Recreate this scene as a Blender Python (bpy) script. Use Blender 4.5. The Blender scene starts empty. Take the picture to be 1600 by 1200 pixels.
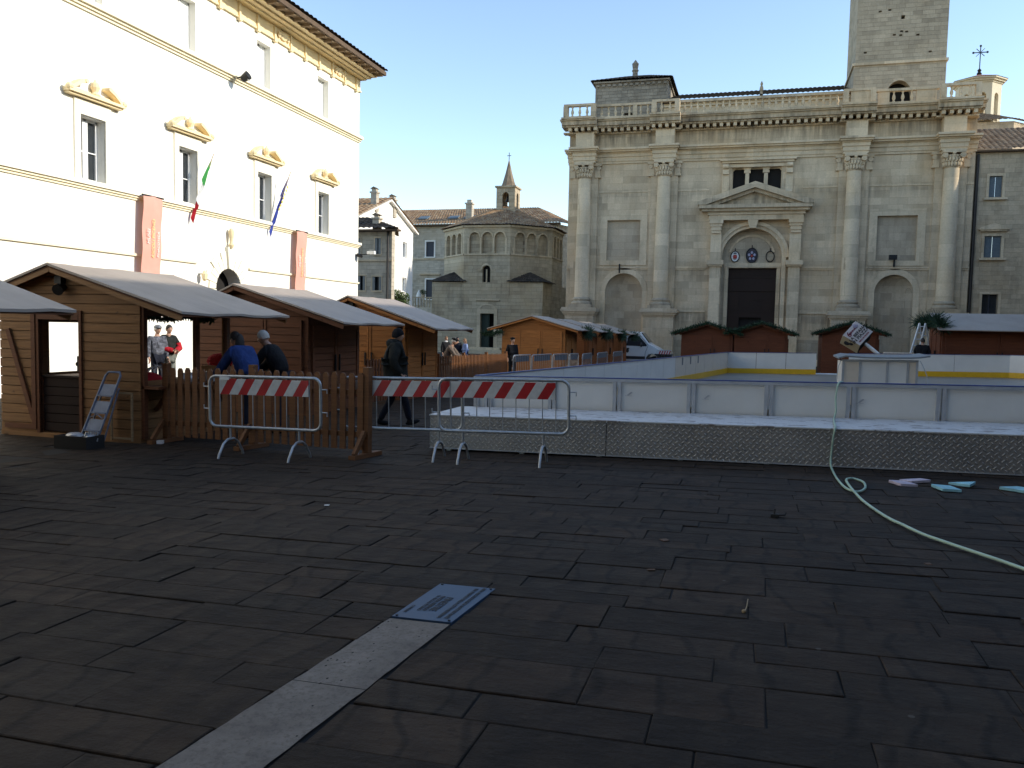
import bpy, bmesh, math, random
from mathutils import Vector, Matrix
rnd = random.Random(11)
S = bpy.context.scene
COL = S.collection
PI = math.pi

# ------------------------------------------------------------------ ground shape
def g(x, y):
    d = -0.2793 * x + 0.9602 * y
    return -0.013 * max(-20, min(d, 60)) + 0.018 * (max(-9, min(x, 16)) + 6)

# ------------------------------------------------------------------ mesh builder
class MB:
    def __init__(s):
        s.v = []; s.f = []; s.uv = None
    def add(s, vs, fs):
        o = len(s.v)
        s.v += [tuple(p) for p in vs]
        s.f += [tuple(i + o for i in f) for f in fs]
        return s
    def box(s, x0, x1, y0, y1, z0, z1, M=None):
        x0, x1 = min(x0, x1), max(x0, x1); y0, y1 = min(y0, y1), max(y0, y1); z0, z1 = min(z0, z1), max(z0, z1)
        vs = [(x0,y0,z0),(x1,y0,z0),(x1,y1,z0),(x0,y1,z0),(x0,y0,z1),(x1,y0,z1),(x1,y1,z1),(x0,y1,z1)]
        if M: vs = [M @ Vector(p) for p in vs]
        return s.add(vs, [(0,3,2,1),(4,5,6,7),(0,1,5,4),(1,2,6,5),(2,3,7,6),(3,0,4,7)])
    def bar(s, a, b, w, h, up=(0,0,1)):
        a = Vector(a); b = Vector(b); t = (b-a).normalized(); u = Vector(up)
        if abs(t.dot(u)) > .98: u = Vector((1,0,0))
        r = t.cross(u).normalized(); u = r.cross(t)
        vs = []
        for p in (a, b):
            for i, j in ((-1,-1),(1,-1),(1,1),(-1,1)): vs.append(p + r*(i*w/2) + u*(j*h/2))
        return s.add(vs, [(0,1,2,3),(7,6,5,4),(0,4,5,1),(1,5,6,2),(2,6,7,3),(3,7,4,0)])
    def cyl(s, a, b, r0, r1=None, n=14, caps=True):
        return s.tube([a, b], [r0, r0 if r1 is None else r1], n, caps)
    def tube(s, path, r, n=8, caps=True):
        P = [Vector(p) for p in path]; m = len(P)
        rr = r if isinstance(r, (list, tuple)) else [r]*m
        vs = []; prev = None
        for i in range(m):
            t = (P[min(i+1,m-1)] - P[max(i-1,0)]).normalized()
            if prev is None:
                up = Vector((0,0,1)) if abs(t.z) < .95 else Vector((1,0,0))
                r_ = t.cross(up).normalized()
            else:
                r_ = (prev - t*prev.dot(t)).normalized()
            prev = r_; u = r_.cross(t)
            for k in range(n):
                a = 2*PI*k/n
                vs.append(P[i] + (r_*math.cos(a) + u*math.sin(a))*rr[i])
        fs = [(i*n+k, i*n+(k+1)%n, (i+1)*n+(k+1)%n, (i+1)*n+k) for i in range(m-1) for k in range(n)]
        if caps: fs += [tuple(range(n))[::-1], tuple((m-1)*n+k for k in range(n))]
        return s.add(vs, fs)
    def lathe(s, prof, cx, cy, cz=0, n=24, M=None):
        vs = []
        for r, z in prof:
            for k in range(n):
                a = 2*PI*k/n
                p = Vector((r*math.cos(a), r*math.sin(a), z))
                if M: p = M @ p
                vs.append((p[0]+cx, p[1]+cy, p[2]+cz))
        m = len(prof)
        fs = [(i*n+k, i*n+(k+1)%n, (i+1)*n+(k+1)%n, (i+1)*n+k) for i in range(m-1) for k in range(n)]
        fs += [tuple(range(n))[::-1], tuple((m-1)*n+k for k in range(n))]
        return s.add(vs, fs)
    def prism(s, poly, vec):
        n = len(poly); v = Vector(vec)
        vs = [Vector(p) for p in poly] + [Vector(p)+v for p in poly]
        return s.add(vs, [tuple(range(n))[::-1], tuple(range(n,2*n))] + [(i,(i+1)%n,n+(i+1)%n,n+i) for i in range(n)])
    def ell(s, c, r, nu=14, nv=9, M=None):
        vs = []; c = Vector(c)
        for j in range(nv+1):
            ph = PI*j/nv
            for i in range(nu):
                a = 2*PI*i/nu
                p = Vector((r[0]*math.sin(ph)*math.cos(a), r[1]*math.sin(ph)*math.sin(a), r[2]*math.cos(ph)))
                if M: p = M @ p
                vs.append(p + c)
        return s.add(vs, [(j*nu+i, (j+1)*nu+i, (j+1)*nu+(i+1)%nu, j*nu+(i+1)%nu) for j in range(nv) for i in range(nu)])
    def wall(s, T, u0, u1, v0, v1, d, holes=()):
        """a slab of thickness d with rectangular holes; T maps (u, depth, v) to the world"""
        us = sorted({u0,u1,*[h[0] for h in holes],*[h[1] for h in holes]})
        vv = sorted({v0,v1,*[h[2] for h in holes],*[h[3] for h in holes]})
        us = [u for u in us if u0 <= u <= u1]; vv = [v for v in vv if v0 <= v <= v1]
        def solid(i, j):
            if i < 0 or j < 0 or i >= len(us)-1 or j >= len(vv)-1: return False
            cu = (us[i]+us[i+1])/2; cv = (vv[j]+vv[j+1])/2
            return not any(h[0] < cu < h[1] and h[2] < cv < h[3] for h in holes)
        def q(*p): s.add([T(*x) for x in p], [(0,1,2,3)])
        for i in range(len(us)-1):
            for j in range(len(vv)-1):
                if not solid(i,j): continue
                a,b,c,e = us[i],us[i+1],vv[j],vv[j+1]
                q((a,0,c),(b,0,c),(b,0,e),(a,0,e)); q((a,d,c),(a,d,e),(b,d,e),(b,d,c))
                if not solid(i-1,j): q((a,0,c),(a,0,e),(a,d,e),(a,d,c))
                if not solid(i+1,j): q((b,0,c),(b,d,c),(b,d,e),(b,0,e))
                if not solid(i,j-1): q((a,0,c),(a,d,c),(b,d,c),(b,0,c))
                if not solid(i,j+1): q((a,0,e),(b,0,e),(b,d,e),(a,d,e))
        return s
    def archfill(s, T, u0, u1, v0, v1, d, n=16, k=1.0):
        """fills the corners between a rectangle and the arch inside it (springing v0, crown v1)"""
        c = (u0+u1)/2; r = (u1-u0)/2; h = v1-v0
        pts = [(c - r*math.cos(PI*i/n), v0 + h*math.sin(PI*i/n)**k) for i in range(n+1)]
        for (a,b),(a2,b2) in zip(pts, pts[1:]):
            s.add([T(a,0,b),T(a2,0,b2),T(a2,0,v1+.0001),T(a,0,v1+.0001)],[(0,1,2,3)])
            s.add([T(a,0,b),T(a,d,b),T(a2,d,b2),T(a2,0,b2)],[(0,1,2,3)])
        return s
    def ring(s, T, c, v0, r0, r1, d0, d1, n=20, a0=0, a1=PI, sq=1.0):
        """archivolt: half ring between radii, from depth d0 to d1"""
        for i in range(n):
            t0 = a0+(a1-a0)*i/n; t1 = a0+(a1-a0)*(i+1)/n
            def P(r,t,d): return T(c - r*math.cos(t), d, v0 + r*math.sin(t)*sq)
            s.add([P(r0,t0,d0),P(r0,t1,d0),P(r1,t1,d0),P(r1,t0,d0)],[(0,1,2,3)])
            s.add([P(r1,t0,d0),P(r1,t1,d0),P(r1,t1,d1),P(r1,t0,d1)],[(0,1,2,3)])
            s.add([P(r0,t0,d0),P(r0,t0,d1),P(r0,t1,d1),P(r0,t1,d0)],[(0,1,2,3)])
        return s
    def tiles(s, e0, e1, r1, r0, per=.34, row=.42, amp=.055):
        """barrel tile roof: e0-e1 eave, r0-r1 ridge (may taper to a point)"""
        e0,e1,r0,r1 = map(Vector,(e0,e1,r0,r1))
        w = max((e1-e0).length,(r1-r0).length); h = max((r0-e0).length, ((r0+r1)/2-(e0+e1)/2).length)
        nt = max(2,int(w/per)); nu = nt*4; nr = max(1,int(h/row))
        nrm = (e1-e0).cross((r0+r1)/2-(e0+e1)/2).normalized()
        if nrm.z < 0: nrm = -nrm
        if s.uv is None: s.uv = {}
        vs = []; uv = []
        vals = []
        for j in range(nr):
            vals += [(j/nr, .03), ((j+1)/nr, 0.0)]
        for t, lift in vals:
            a = e0.lerp(r0,t); b = e1.lerp(r1,t)
            wt = (b-a).length/w if w else 0
            for i in range(nu+1):
                u = i/nu
                ph = i % 4
                off = (amp if ph == 2 else (amp*.75 if ph in (1,3) else 0))*min(1,wt*3) + lift
                vs.append(a.lerp(b,u) + nrm*off); uv.append((u*nt, t*nr))
        o = len(s.v); n1 = nu+1
        s.v += [tuple(p) for p in vs]
        for j in range(len(vals)-1):
            for i in range(nu):
                f = (o+j*n1+i, o+j*n1+i+1, o+(j+1)*n1+i+1, o+(j+1)*n1+i)
                s.uv[len(s.f)] = ((i+.5)/nu*nt, (vals[j][0]+vals[j+1][0])/2*nr + len(s.f)*0)
                s.f.append(f)
        return s
    def build(s, name, mat, parent=None, smooth=None, bevel=0, fix=True, label=None):
        off = OFF.get(parent.name, Vector((0,0,0))) if parent else Vector((0,0,0))
        me = bpy.data.meshes.new(name)
        me.from_pydata([Vector(p)-off for p in s.v], [], s.f)
        if s.uv is not None:
            lay = me.uv_layers.new(name='tile')
            for p in me.polygons:
                c = s.uv.get(p.index, (0,0))
                for li in p.loop_indices: lay.data[li].uv = c
        if fix:
            bm = bmesh.new(); bm.from_mesh(me)
            bmesh.ops.recalc_face_normals(bm, faces=bm.faces)
            bm.to_mesh(me); bm.free()
        if smooth:
            me.polygons.foreach_set('use_smooth', [True]*len(me.polygons))
            me.set_sharp_from_angle(angle=math.radians(smooth))
        me.materials.append(mat)
        o = bpy.data.objects.new(name, me); COL.objects.link(o)
        if parent:
            o.parent = parent
            OFF[o.name] = off
        else:
            OFF[o.name] = Vector((0,0,0))
        if bevel:
            b = o.modifiers.new('bevel','BEVEL'); b.width = bevel; b.segments = 2; b.limit_method = 'ANGLE'; b.angle_limit = math.radians(40)
        if label: o['label'] = label
        return o
OFF = {}

def tag(o, label, cat, group=None):
    o['label'] = label; o['category'] = cat
    if group: o['group'] = group
    return o
def thing(name, label, cat, loc=(0,0,0), group=None):
    o = bpy.data.objects.new(name, None); COL.objects.link(o)
    o.empty_display_size = .2; o.location = loc
    OFF[o.name] = Vector(loc)
    return tag(o, label, cat, group)
def struct(o):
    o['kind'] = 'structure'; return o
def kids(o): return [c for c in bpy.data.objects if c.parent == o]
def dup(root, loc, rz=None, label=None, group=None):
    r = root.copy(); COL.objects.link(r); r.location = loc
    if rz is not None: r.rotation_euler = (0,0,rz)
    if label: r['label'] = label
    if group: r['group'] = group
    for ch in kids(root):
        c = ch.copy(); COL.objects.link(c); c.parent = r
        for gch in kids(ch):
            d = gch.copy(); COL.objects.link(d); d.parent = c
    return r
TX = lambda y0: (lambda u,d,v: (u, y0+d, v))          # wall facing -Y at y0
TP = lambda x0: (lambda u,d,v: (x0-d, u, v))          # wall facing +X at x0

# ------------------------------------------------------------------ materials
class NT:
    def __init__(s, name):
        s.m = bpy.data.materials.new(name); s.m.use_nodes = True
        s.t = s.m.node_tree; s.n = s.t.nodes; s.b = s.n['Principled BSDF']
    def node(s, typ, **kw):
        n = s.n.new(typ)
        for k, v in kw.items():
            if k.startswith('i_'):
                n.inputs[int(k[2:])].default_value = v
            else: setattr(n, k, v)
        return n
    def link(s, a, b): s.t.links.new(a, b)
    def math(s, op, a, b=None, c=None, clamp=False):
        n = s.node('ShaderNodeMath', operation=op, use_clamp=clamp)
        for i, x in enumerate((a,b,c)):
            if x is None: continue
            if isinstance(x,(int,float)): n.inputs[i].default_value = x
            else: s.link(x, n.inputs[i])
        return n.outputs[0]
    def mix(s, fac, a, b, mode='MIX'):
        n = s.node('ShaderNodeMix', data_type='RGBA', blend_type=mode)
        for i, x in ((0,fac),(6,a),(7,b)):
            if isinstance(x,(int,float)): n.inputs[i].default_value = x
            elif isinstance(x,(tuple,list)): n.inputs[i].default_value = (*x,1) if len(x)==3 else x
            else: s.link(x, n.inputs[i])
        return n.outputs[2]
    def noise(s, vec, scale, detail=4, rough=.6):
        n = s.node('ShaderNodeTexNoise'); n.inputs['Scale'].default_value = scale
        n.inputs['Detail'].default_value = detail; n.inputs['Roughness'].default_value = rough
        if vec is not None: s.link(vec, n.inputs['Vector'])
        return n.outputs[0]
    def ramp(s, x, lo, hi):
        n = s.node('ShaderNodeMapRange'); n.clamp = True
        n.inputs[1].default_value = lo; n.inputs[2].default_value = hi
        s.link(x, n.inputs[0]); return n.outputs[0]
    def pos(s, world=True):
        if world: return s.node('ShaderNodeNewGeometry').outputs['Position']
        return s.node('ShaderNodeTexCoord').outputs['Object']
    def scale(s, vec, sc, rot=(0,0,0)):
        n = s.node('ShaderNodeMapping'); n.inputs['Scale'].default_value = sc; n.inputs['Rotation'].default_value = rot
        s.link(vec, n.inputs['Vector']); return n.outputs[0]
    def xyz(s, vec):
        n = s.node('ShaderNodeSeparateXYZ'); s.link(vec, n.inputs[0]); return n.outputs
    def comb(s, x, y, z=0):
        n = s.node('ShaderNodeCombineXYZ')
        for i, v in enumerate((x,y,z)):
            if isinstance(v,(int,float)): n.inputs[i].default_value = v
            else: s.link(v, n.inputs[i])
        return n.outputs[0]
    def bump(s, h, strength=.3, dist=.02):
        n = s.node('ShaderNodeBump'); n.inputs['Strength'].default_value = strength; n.inputs['Distance'].default_value = dist
        s.link(h, n.inputs['Height']); s.link(n.outputs[0], s.b.inputs['Normal'])
    def done(s, col, rough=.8, metal=0, spec=None):
        if isinstance(col,(tuple,list)): s.b.inputs['Base Color'].default_value = (*col,1)
        else: s.link(col, s.b.inputs['Base Color'])
        if isinstance(rough,(int,float)): s.b.inputs['Roughness'].default_value = rough
        else: s.link(rough, s.b.inputs['Roughness'])
        s.b.inputs['Metallic'].default_value = metal
        if spec is not None: s.b.inputs['Specular IOR Level'].default_value = spec
        return s.m

def plain(name, c, rough=.7, metal=0, var=.18, sc=6, bump=.15, dist=.004, bsc=40, spec=None):
    m = NT(name); p = m.pos(False)
    n1 = m.noise(p, sc, 5)
    col = m.mix(m.ramp(n1,.3,.7), tuple(x*(1-var) for x in c), tuple(min(1,x*(1+var)) for x in c))
    if bump: m.bump(m.noise(p, bsc, 4), bump, dist)
    return m.done(col, rough, metal, spec)

def stone(name, c1, c2, mort, bw, bh, ms=.012, stain=.5, dark=(.05,.045,.035), bump=.5, light=None, off=.5, bands=()):
    m = NT(name); p = m.pos(); x,y,z = m.xyz(p)
    u = m.math('ADD', x, y)
    wob = m.noise(p, 1.3, 2)
    vec = m.comb(m.math('ADD',u,m.math('MULTIPLY',wob,.05)), m.math('ADD',z,m.math('MULTIPLY',wob,.03)))
    b = m.node('ShaderNodeTexBrick'); b.offset = off; b.offset_frequency = 2; b.squash = .8; b.squash_frequency = 3
    m.link(vec, b.inputs['Vector'])
    b.inputs['Scale'].default_value = 1; b.inputs['Mortar Size'].default_value = ms; b.inputs['Mortar Smooth'].default_value = .3
    b.inputs['Brick Width'].default_value = bw; b.inputs['Row Height'].default_value = bh
    b.inputs['Color1'].default_value = (*c1,1); b.inputs['Color2'].default_value = (*c2,1); b.inputs['Mortar'].default_value = (*mort,1)
    col = b.outputs['Color']
    bid = m.node('ShaderNodeTexWhiteNoise', noise_dimensions='2D')
    cell = m.comb(m.math('FLOOR',m.math('DIVIDE',m.math('ADD',u,m.math('MULTIPLY',m.math('FLOOR',m.math('DIVIDE',z,bh)),bw*.37)),bw*.8)), m.math('FLOOR',m.math('DIVIDE',z,bh)))
    m.link(cell, bid.inputs[0])
    col = m.mix(m.math('MULTIPLY',m.ramp(bid.outputs[0],.72,1.0),.45), col, tuple(v*.52 for v in c2))
    col = m.mix(m.math('MULTIPLY',m.ramp(bid.outputs[0],.22,0.0),.4), col, tuple(min(1,v*1.35) for v in c1))
    patch = m.noise(p, .45, 3)
    col = m.mix(m.math('MULTIPLY',m.ramp(patch,.42,.68),.45), col, light or tuple(v*1.25 for v in c1))
    yel = m.noise(p, .23, 4)
    col = m.mix(m.math('MULTIPLY',m.ramp(yel,.5,.72),.5), col, (c2[0]*1.05,c2[1]*.86,c2[2]*.6))
    fine = m.noise(p, 9, 6, .7)
    col = m.mix(m.math('MULTIPLY',m.ramp(fine,.35,.75),.35), col, tuple(v*.55 for v in c2))
    st = m.noise(m.scale(p,(1.6,1.6,.22)), 1.0, 5, .65)
    blot = m.noise(p, .8, 6, .7)
    sfac = m.math('MULTIPLY', m.ramp(st,.5,.78), m.ramp(blot,.35,.7))
    sfac = m.math('MULTIPLY',sfac,stain)
    for zc,wd,am in bands:
        mk = m.math('SUBTRACT',1,m.math('DIVIDE',m.math('ABSOLUTE',m.math('SUBTRACT',z,zc)),wd),clamp=True)
        stk = m.ramp(m.noise(m.scale(p,(3.5,3.5,.3)),1.0,5,.7),.36,.66)
        sfac = m.math('ADD',sfac,m.math('MULTIPLY',m.math('MULTIPLY',mk,stk),am))
    col = m.mix(m.math('MULTIPLY',sfac,1.0,clamp=True), col, dark)
    h = m.math('ADD', m.math('MULTIPLY',b.outputs['Fac'],-1.0), m.math('MULTIPLY',m.noise(p,5,6,.7),.9))
    m.bump(h, bump, .035)
    return m.done(col, .92, 0, .2)

def wood(name, c, dark=None, gap=False):
    m = NT(name); p = m.pos(False); x,y,z = m.xyz(p)
    u = m.math('ADD',x,y)
    isl = m.node('ShaderNodeNewGeometry').outputs['Random Per Island']
    vec = m.comb(m.math('MULTIPLY',u,1.3), m.math('ADD',m.math('MULTIPLY',z,22),m.math('MULTIPLY',isl,31)), m.math('MULTIPLY',isl,17))
    gr = m.noise(vec, 1.6, 6, .65)
    d = dark or tuple(v*.5 for v in c)
    col = m.mix(m.ramp(gr,.3,.72), d, c)
    col = m.mix(m.math('MULTIPLY',isl,.5), col, tuple(v*.55 for v in c))
    kn = m.noise(m.comb(m.math('MULTIPLY',u,3),m.math('MULTIPLY',z,7),m.math('MULTIPLY',isl,9)), 1.4, 2)
    col = m.mix(m.ramp(kn,.7,.78), col, tuple(v*.25 for v in c))
    m.bump(gr,.25,.004)
    return m.done(col, .62, 0, .3)

def tilemat(name, cs):
    m = NT(name)
    uv = m.node('ShaderNodeUVMap').outputs[0]
    fl = m.node('ShaderNodeVectorMath', operation='FLOOR'); m.link(uv, fl.inputs[0])
    wn = m.node('ShaderNodeTexWhiteNoise', noise_dimensions='2D'); m.link(fl.outputs[0], wn.inputs[0])
    cr = m.node('ShaderNodeValToRGB'); m.link(wn.outputs[0], cr.inputs[0])
    el = cr.color_ramp.elements
    el[0].color = (*cs[0],1); el[1].color = (*cs[-1],1); el[1].position = 1
    for i, c in enumerate(cs[1:-1]):
        e = el.new((i+1)/(len(cs)-1)); e.color = (*c,1)
    p = m.pos()
    col = m.mix(m.math('MULTIPLY',m.ramp(m.noise(p,1.2,5,.7),.45,.7),.7), cr.outputs[0], tuple(v*.4 for v in cs[0]))
    m.bump(m.noise(p,14,4),.4,.02)
    return m.done(col,.9,0,.2)

def cloth(name, c, var=.25, sc=14):
    m = NT(name); p = m.pos(False)
    f = m.noise(m.scale(p,(9,9,4)),1,5,.6); n = m.noise(p,sc,5); w = m.noise(p,160,2)
    col = m.mix(m.ramp(n,.3,.7),tuple(x*(1-var) for x in c),tuple(min(1,x*(1+var)) for x in c))
    col = m.mix(m.math('MULTIPLY',m.ramp(f,.62,.35),.5),col,tuple(x*.45 for x in c))
    m.bump(m.math('ADD',f,m.math('MULTIPLY',w,.05)),.9,.05)
    return m.done(col,.88,0,.2)

def slabs():
    m = NT('dark_paving_stone'); p = m.pos()
    isl = m.node('ShaderNodeNewGeometry').outputs['Random Per Island']
    cr = m.node('ShaderNodeValToRGB'); m.link(isl, cr.inputs[0]); el = cr.color_ramp.elements
    el[0].color = (.032,.0215,.0148,1); el[1].color = (.056,.037,.0245,1); el[1].position = 1
    for pos, c in ((.3,(.025,.0185,.0135,1)),(.55,(.047,.030,.0195,1)),(.8,(.034,.0255,.0185,1))):
        e = el.new(pos); e.color = c
    q = m.node('ShaderNodeVectorMath', operation='ADD'); m.link(p, q.inputs[0])
    m.link(m.comb(m.math('MULTIPLY',isl,57),m.math('MULTIPLY',isl,31),0), q.inputs[1])
    big = m.noise(m.scale(q.outputs[0],(1,2.2,1)), 2.2, 6, .6)
    col = m.mix(m.math('MULTIPLY',m.ramp(big,.35,.7),.6), cr.outputs[0], (.013,.0112,.010))
    warm = m.noise(p,.35,3)
    col = m.mix(m.math('MULTIPLY',m.ramp(warm,.4,.7),.45), col, (.056,.036,.022))
    fine = m.noise(p, 45, 5, .7)
    col = m.mix(m.math('MULTIPLY',m.ramp(fine,.55,.8),.35), col, (.058,.050,.045))
    spots = m.node('ShaderNodeTexVoronoi', feature='F1'); spots.inputs['Scale'].default_value = 2.6; m.link(p, spots.inputs['Vector'])
    dot = m.math('LESS_THAN', spots.outputs['Distance'], .035)
    keep = m.math('GREATER_THAN', m.xyz(spots.outputs['Color'])[0], .55)
    col = m.mix(m.math('MULTIPLY',m.math('MULTIPLY',dot,keep),.5), col, (.12,.11,.10))
    wavy = m.node('ShaderNodeTexWave'); wavy.inputs['Scale'].default_value = 1.1; wavy.inputs['Distortion'].default_value = 9
    wavy.inputs['Detail'].default_value = 3; wavy.inputs['Detail Scale'].default_value = .9
    m.link(q.outputs[0], wavy.inputs['Vector'])
    vein = m.math('MULTIPLY', m.ramp(wavy.outputs[1],.90,1.0), m.math('GREATER_THAN',isl,.45))
    col = m.mix(m.math('MULTIPLY',vein,.55), col, (.008,.007,.006))
    med = m.noise(q.outputs[0], 11, 6, .75)
    col = m.mix(m.math('MULTIPLY',m.ramp(med,.55,.75),.5), col, (.075,.056,.042))
    col = m.mix(m.math('MULTIPLY',m.ramp(med,.45,.28),.6), col, (.012,.010,.009))
    h = m.math('ADD', m.math('ADD', m.math('ADD',m.math('MULTIPLY',big,1.0),m.math('MULTIPLY',med,.35)), m.math('MULTIPLY',fine,.12)), m.math('MULTIPLY',wavy.outputs[1],.26))
    m.bump(h,.85,.034)
    rough = m.math('ADD', m.math('MULTIPLY',big,.2), .66)
    return m.done(col, rough, 0, .14)

def diamond():
    m = NT('aluminium_tread_plate'); p = m.pos(); x,y,z = m.xyz(p)
    k = 1/.056
    a = m.math('MULTIPLY', m.math('ADD',x,z), k*.7071); b = m.math('MULTIPLY', m.math('SUBTRACT',x,z), k*.7071)
    fa = m.math('FRACT', m.math('ADD',a,200)); fb = m.math('FRACT', m.math('ADD',b,200))
    par = m.math('MODULO', m.math('ADD', m.math('FLOOR',m.math('ADD',a,200)), m.math('FLOOR',m.math('ADD',b,200))), 2)
    ca = m.math('SUBTRACT',fa,.5); cb = m.math('SUBTRACT',fb,.5)
    inv = m.math('SUBTRACT',1,par)
    qx = m.math('ADD', m.math('MULTIPLY',ca,par), m.math('MULTIPLY',cb,inv))
    qy = m.math('ADD', m.math('MULTIPLY',cb,par), m.math('MULTIPLY',ca,inv))
    d = m.math('ADD', m.math('POWER',m.math('ABSOLUTE',m.math('DIVIDE',qx,.47)),2.0), m.math('POWER',m.math('ABSOLUTE',m.math('DIVIDE',qy,.17)),2.0))
    h = m.math('SUBTRACT',1,d,clamp=True)
    wear = m.noise(p,1.6,5); fine = m.noise(p,60,3)
    m.bump(h,.9,.009)
    base = m.mix(m.ramp(wear,.3,.7),(.30,.285,.265),(.42,.395,.365))
    base = m.mix(m.math('MULTIPLY',m.ramp(h,.0,.6),.5), base, (.64,.61,.57))
    base = m.mix(m.math('MULTIPLY',m.ramp(fine,.55,.8),.25), base, (.12,.115,.11))
    return m.done(base, m.math('ADD',m.math('MULTIPLY',wear,.2),.36), .55)

def stripes():
    m = NT('red_white_reflective_stripes'); x,y,z = m.xyz(m.pos(False))
    t = m.math('FRACT', m.math('ADD', m.math('MULTIPLY', m.math('ADD',x,m.math('MULTIPLY',z,-.62)), 1/.272), 20.28))
    s = m.math('LESS_THAN', t, .5)
    gr = m.noise(m.pos(False),7,4)
    w = m.mix(m.ramp(gr,.3,.75),(.5,.49,.47),(.72,.71,.69))
    r = m.mix(m.ramp(gr,.3,.75),(.36,.008,.012),(.5,.012,.018))
    return m.done(m.mix(s,w,r),.4)

# ------------------------------------------------------------------ material set
M = {}
M['slab'] = slabs()
M['joint'] = plain('dark_joint_dirt', (.012,.010,.009), .95, bump=0)
M['trav_strip'] = None
def travertine_strip():
    m = NT('worn_travertine'); p = m.pos()
    a = m.noise(p,3,6,.7); f = m.noise(p,38,5,.75)
    col = m.mix(m.ramp(a,.3,.7),(.13,.11,.093),(.25,.215,.18))
    col = m.mix(m.math('MULTIPLY',m.ramp(f,.48,.62),.5),col,(.085,.07,.058))
    pit = m.node('ShaderNodeTexVoronoi'); pit.inputs['Scale'].default_value = 26; m.link(m.scale(p,(1,.6,1)),pit.inputs['Vector'])
    hole = m.math('MULTIPLY', m.math('LESS_THAN',pit.outputs['Distance'],.14), m.math('GREATER_THAN',a,.5))
    col = m.mix(hole,col,(.02,.018,.016))
    m.bump(m.math('SUBTRACT',m.math('MULTIPLY',f,.5),hole),.7,.012)
    return m.done(col,.8,0,.25)
M['trav_strip'] = travertine_strip()
M['facade'] = stone('travertine_facade', (.67,.54,.375),(.56,.445,.305),(.38,.29,.19), 1.15,.47,.006,.6,(.12,.098,.072),.4,bands=((15.6,1.5,.8),(11.4,.7,.5),(6.0,.9,.45),(2.6,1.2,.8),(-.3,1.5,.8)))
M['trim'] = stone('travertine_trim', (.69,.56,.39),(.60,.485,.335),(.38,.285,.185), 1.6,.9,.005,.85,(.055,.048,.038),.45)
M['dark_plaster'] = plain('dark_ochre_plaster', (.22,.18,.13), .9)  # even dark ochre tone
M['base'] = stone('grimy_base_stone', (.50,.42,.31),(.40,.33,.24),(.25,.2,.14), 1.2,.5,.006,1.3,(.04,.036,.03),.6)
M['base2'] = stone('pedestal_stone', (.58,.485,.355),(.49,.405,.295),(.3,.24,.165), 1.2,.6,.008,.9,(.06,.052,.042),.45)
M['cornice'] = stone('weathered_cornice_stone', (.65,.525,.365),(.54,.435,.30),(.32,.245,.16), 1.6,.9,.005,1.2,(.085,.07,.053),.5,bands=((16.15,.6,.7),(10.6,.8,.6)))
M['lantern'] = plain('cream_lantern_plaster', (.62,.55,.41), .9, var=.08, sc=1.5)
M['half_door'] = plain('interior_shade_boards', (.02,.009,.005), .9, bump=0)  # dark of the open hut's interior put into the colour
M['course'] = plain('pale_string_course_stone', (.87,.78,.56), .9, var=.06, sc=1.5, bump=.2)
M['column'] = stone('travertine_column', (.71,.58,.41),(.61,.50,.35),(.39,.295,.195), 2.6,.85,.006,.5,(.12,.1,.075),.3)
M['tower'] = stone('tower_stone', (.49,.41,.30),(.39,.325,.235),(.34,.28,.2), .75,.27,.008,.55,(.07,.06,.048),.7)
M['grey_stone'] = stone('grey_stone', (.36,.31,.245),(.24,.21,.17),(.16,.135,.105), .6,.24,.012,.6,(.05,.045,.038),.8)
M['bapt'] = stone('baptistery_stone', (.57,.47,.33),(.45,.365,.26),(.27,.21,.145), .95,.33,.012,.75,(.055,.05,.042),.6)
M['house_stone'] = stone('patched_house_stone', (.58,.51,.405),(.48,.42,.33),(.43,.37,.29), .6,.24,.008,.8,(.14,.12,.1),.7)
M['side_stone'] = stone('side_palazzo_stone', (.58,.47,.33),(.45,.36,.25),(.36,.295,.21), .7,.3,.006,.9,(.09,.07,.05),.6)
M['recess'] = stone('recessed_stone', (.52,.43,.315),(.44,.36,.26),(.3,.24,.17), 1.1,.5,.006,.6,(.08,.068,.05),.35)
M['plaster'] = plain('pale_lime_plaster', (.88,.85,.76), .9, var=.04, sc=.5, bump=.1)
M['ochre'] = plain('ochre_cornice_stone', (.84,.69,.42), .9, var=.1, sc=1.5, bump=.2)
M['cream'] = plain('cream_trim_stone', (.87,.82,.68), .9, var=.05, sc=1.5, bump=.15)
M['white_plaster'] = plain('white_house_plaster', (.85,.81,.74), .9, var=.06, sc=.7, bump=.2)
M['eave'] = plain('dark_eave_timber', (.10,.062,.035), .8, var=.3, sc=3)
M['soffit'] = plain('brown_soffit_boards', (.21,.14,.075), .8, var=.2, sc=3)
M['tile'] = tilemat('terracotta_tiles', [(.30,.17,.09),(.42,.27,.15),(.36,.24,.15),(.5,.36,.22),(.25,.17,.12)])
M['tile_dark'] = tilemat('blackened_roof_tiles', [(.05,.042,.035),(.09,.07,.055),(.07,.055,.045),(.12,.095,.07)])
M['tile_grey'] = tilemat('weathered_brown_tiles', [(.17,.12,.08),(.25,.18,.12),(.2,.16,.12),(.3,.23,.16)])
M['glass'] = plain('window_glass', (.03,.035,.04), .06, var=.1, bump=.05, dist=.002, bsc=3, spec=.7)
M['dark'] = plain('unlit_interior', (.012,.010,.009), .9, bump=0)
M['white_frame'] = plain('white_window_paint', (.82,.82,.80), .5, var=.04)
M['shutter_blue'] = plain('grey_blue_shutter_paint', (.12,.155,.18), .6, var=.15)
M['shutter_grey'] = plain('grey_shutter_paint', (.2,.215,.22), .6, var=.15)
M['shutter_dark'] = plain('dark_slatted_shutter', (.035,.04,.055), .6)
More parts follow.
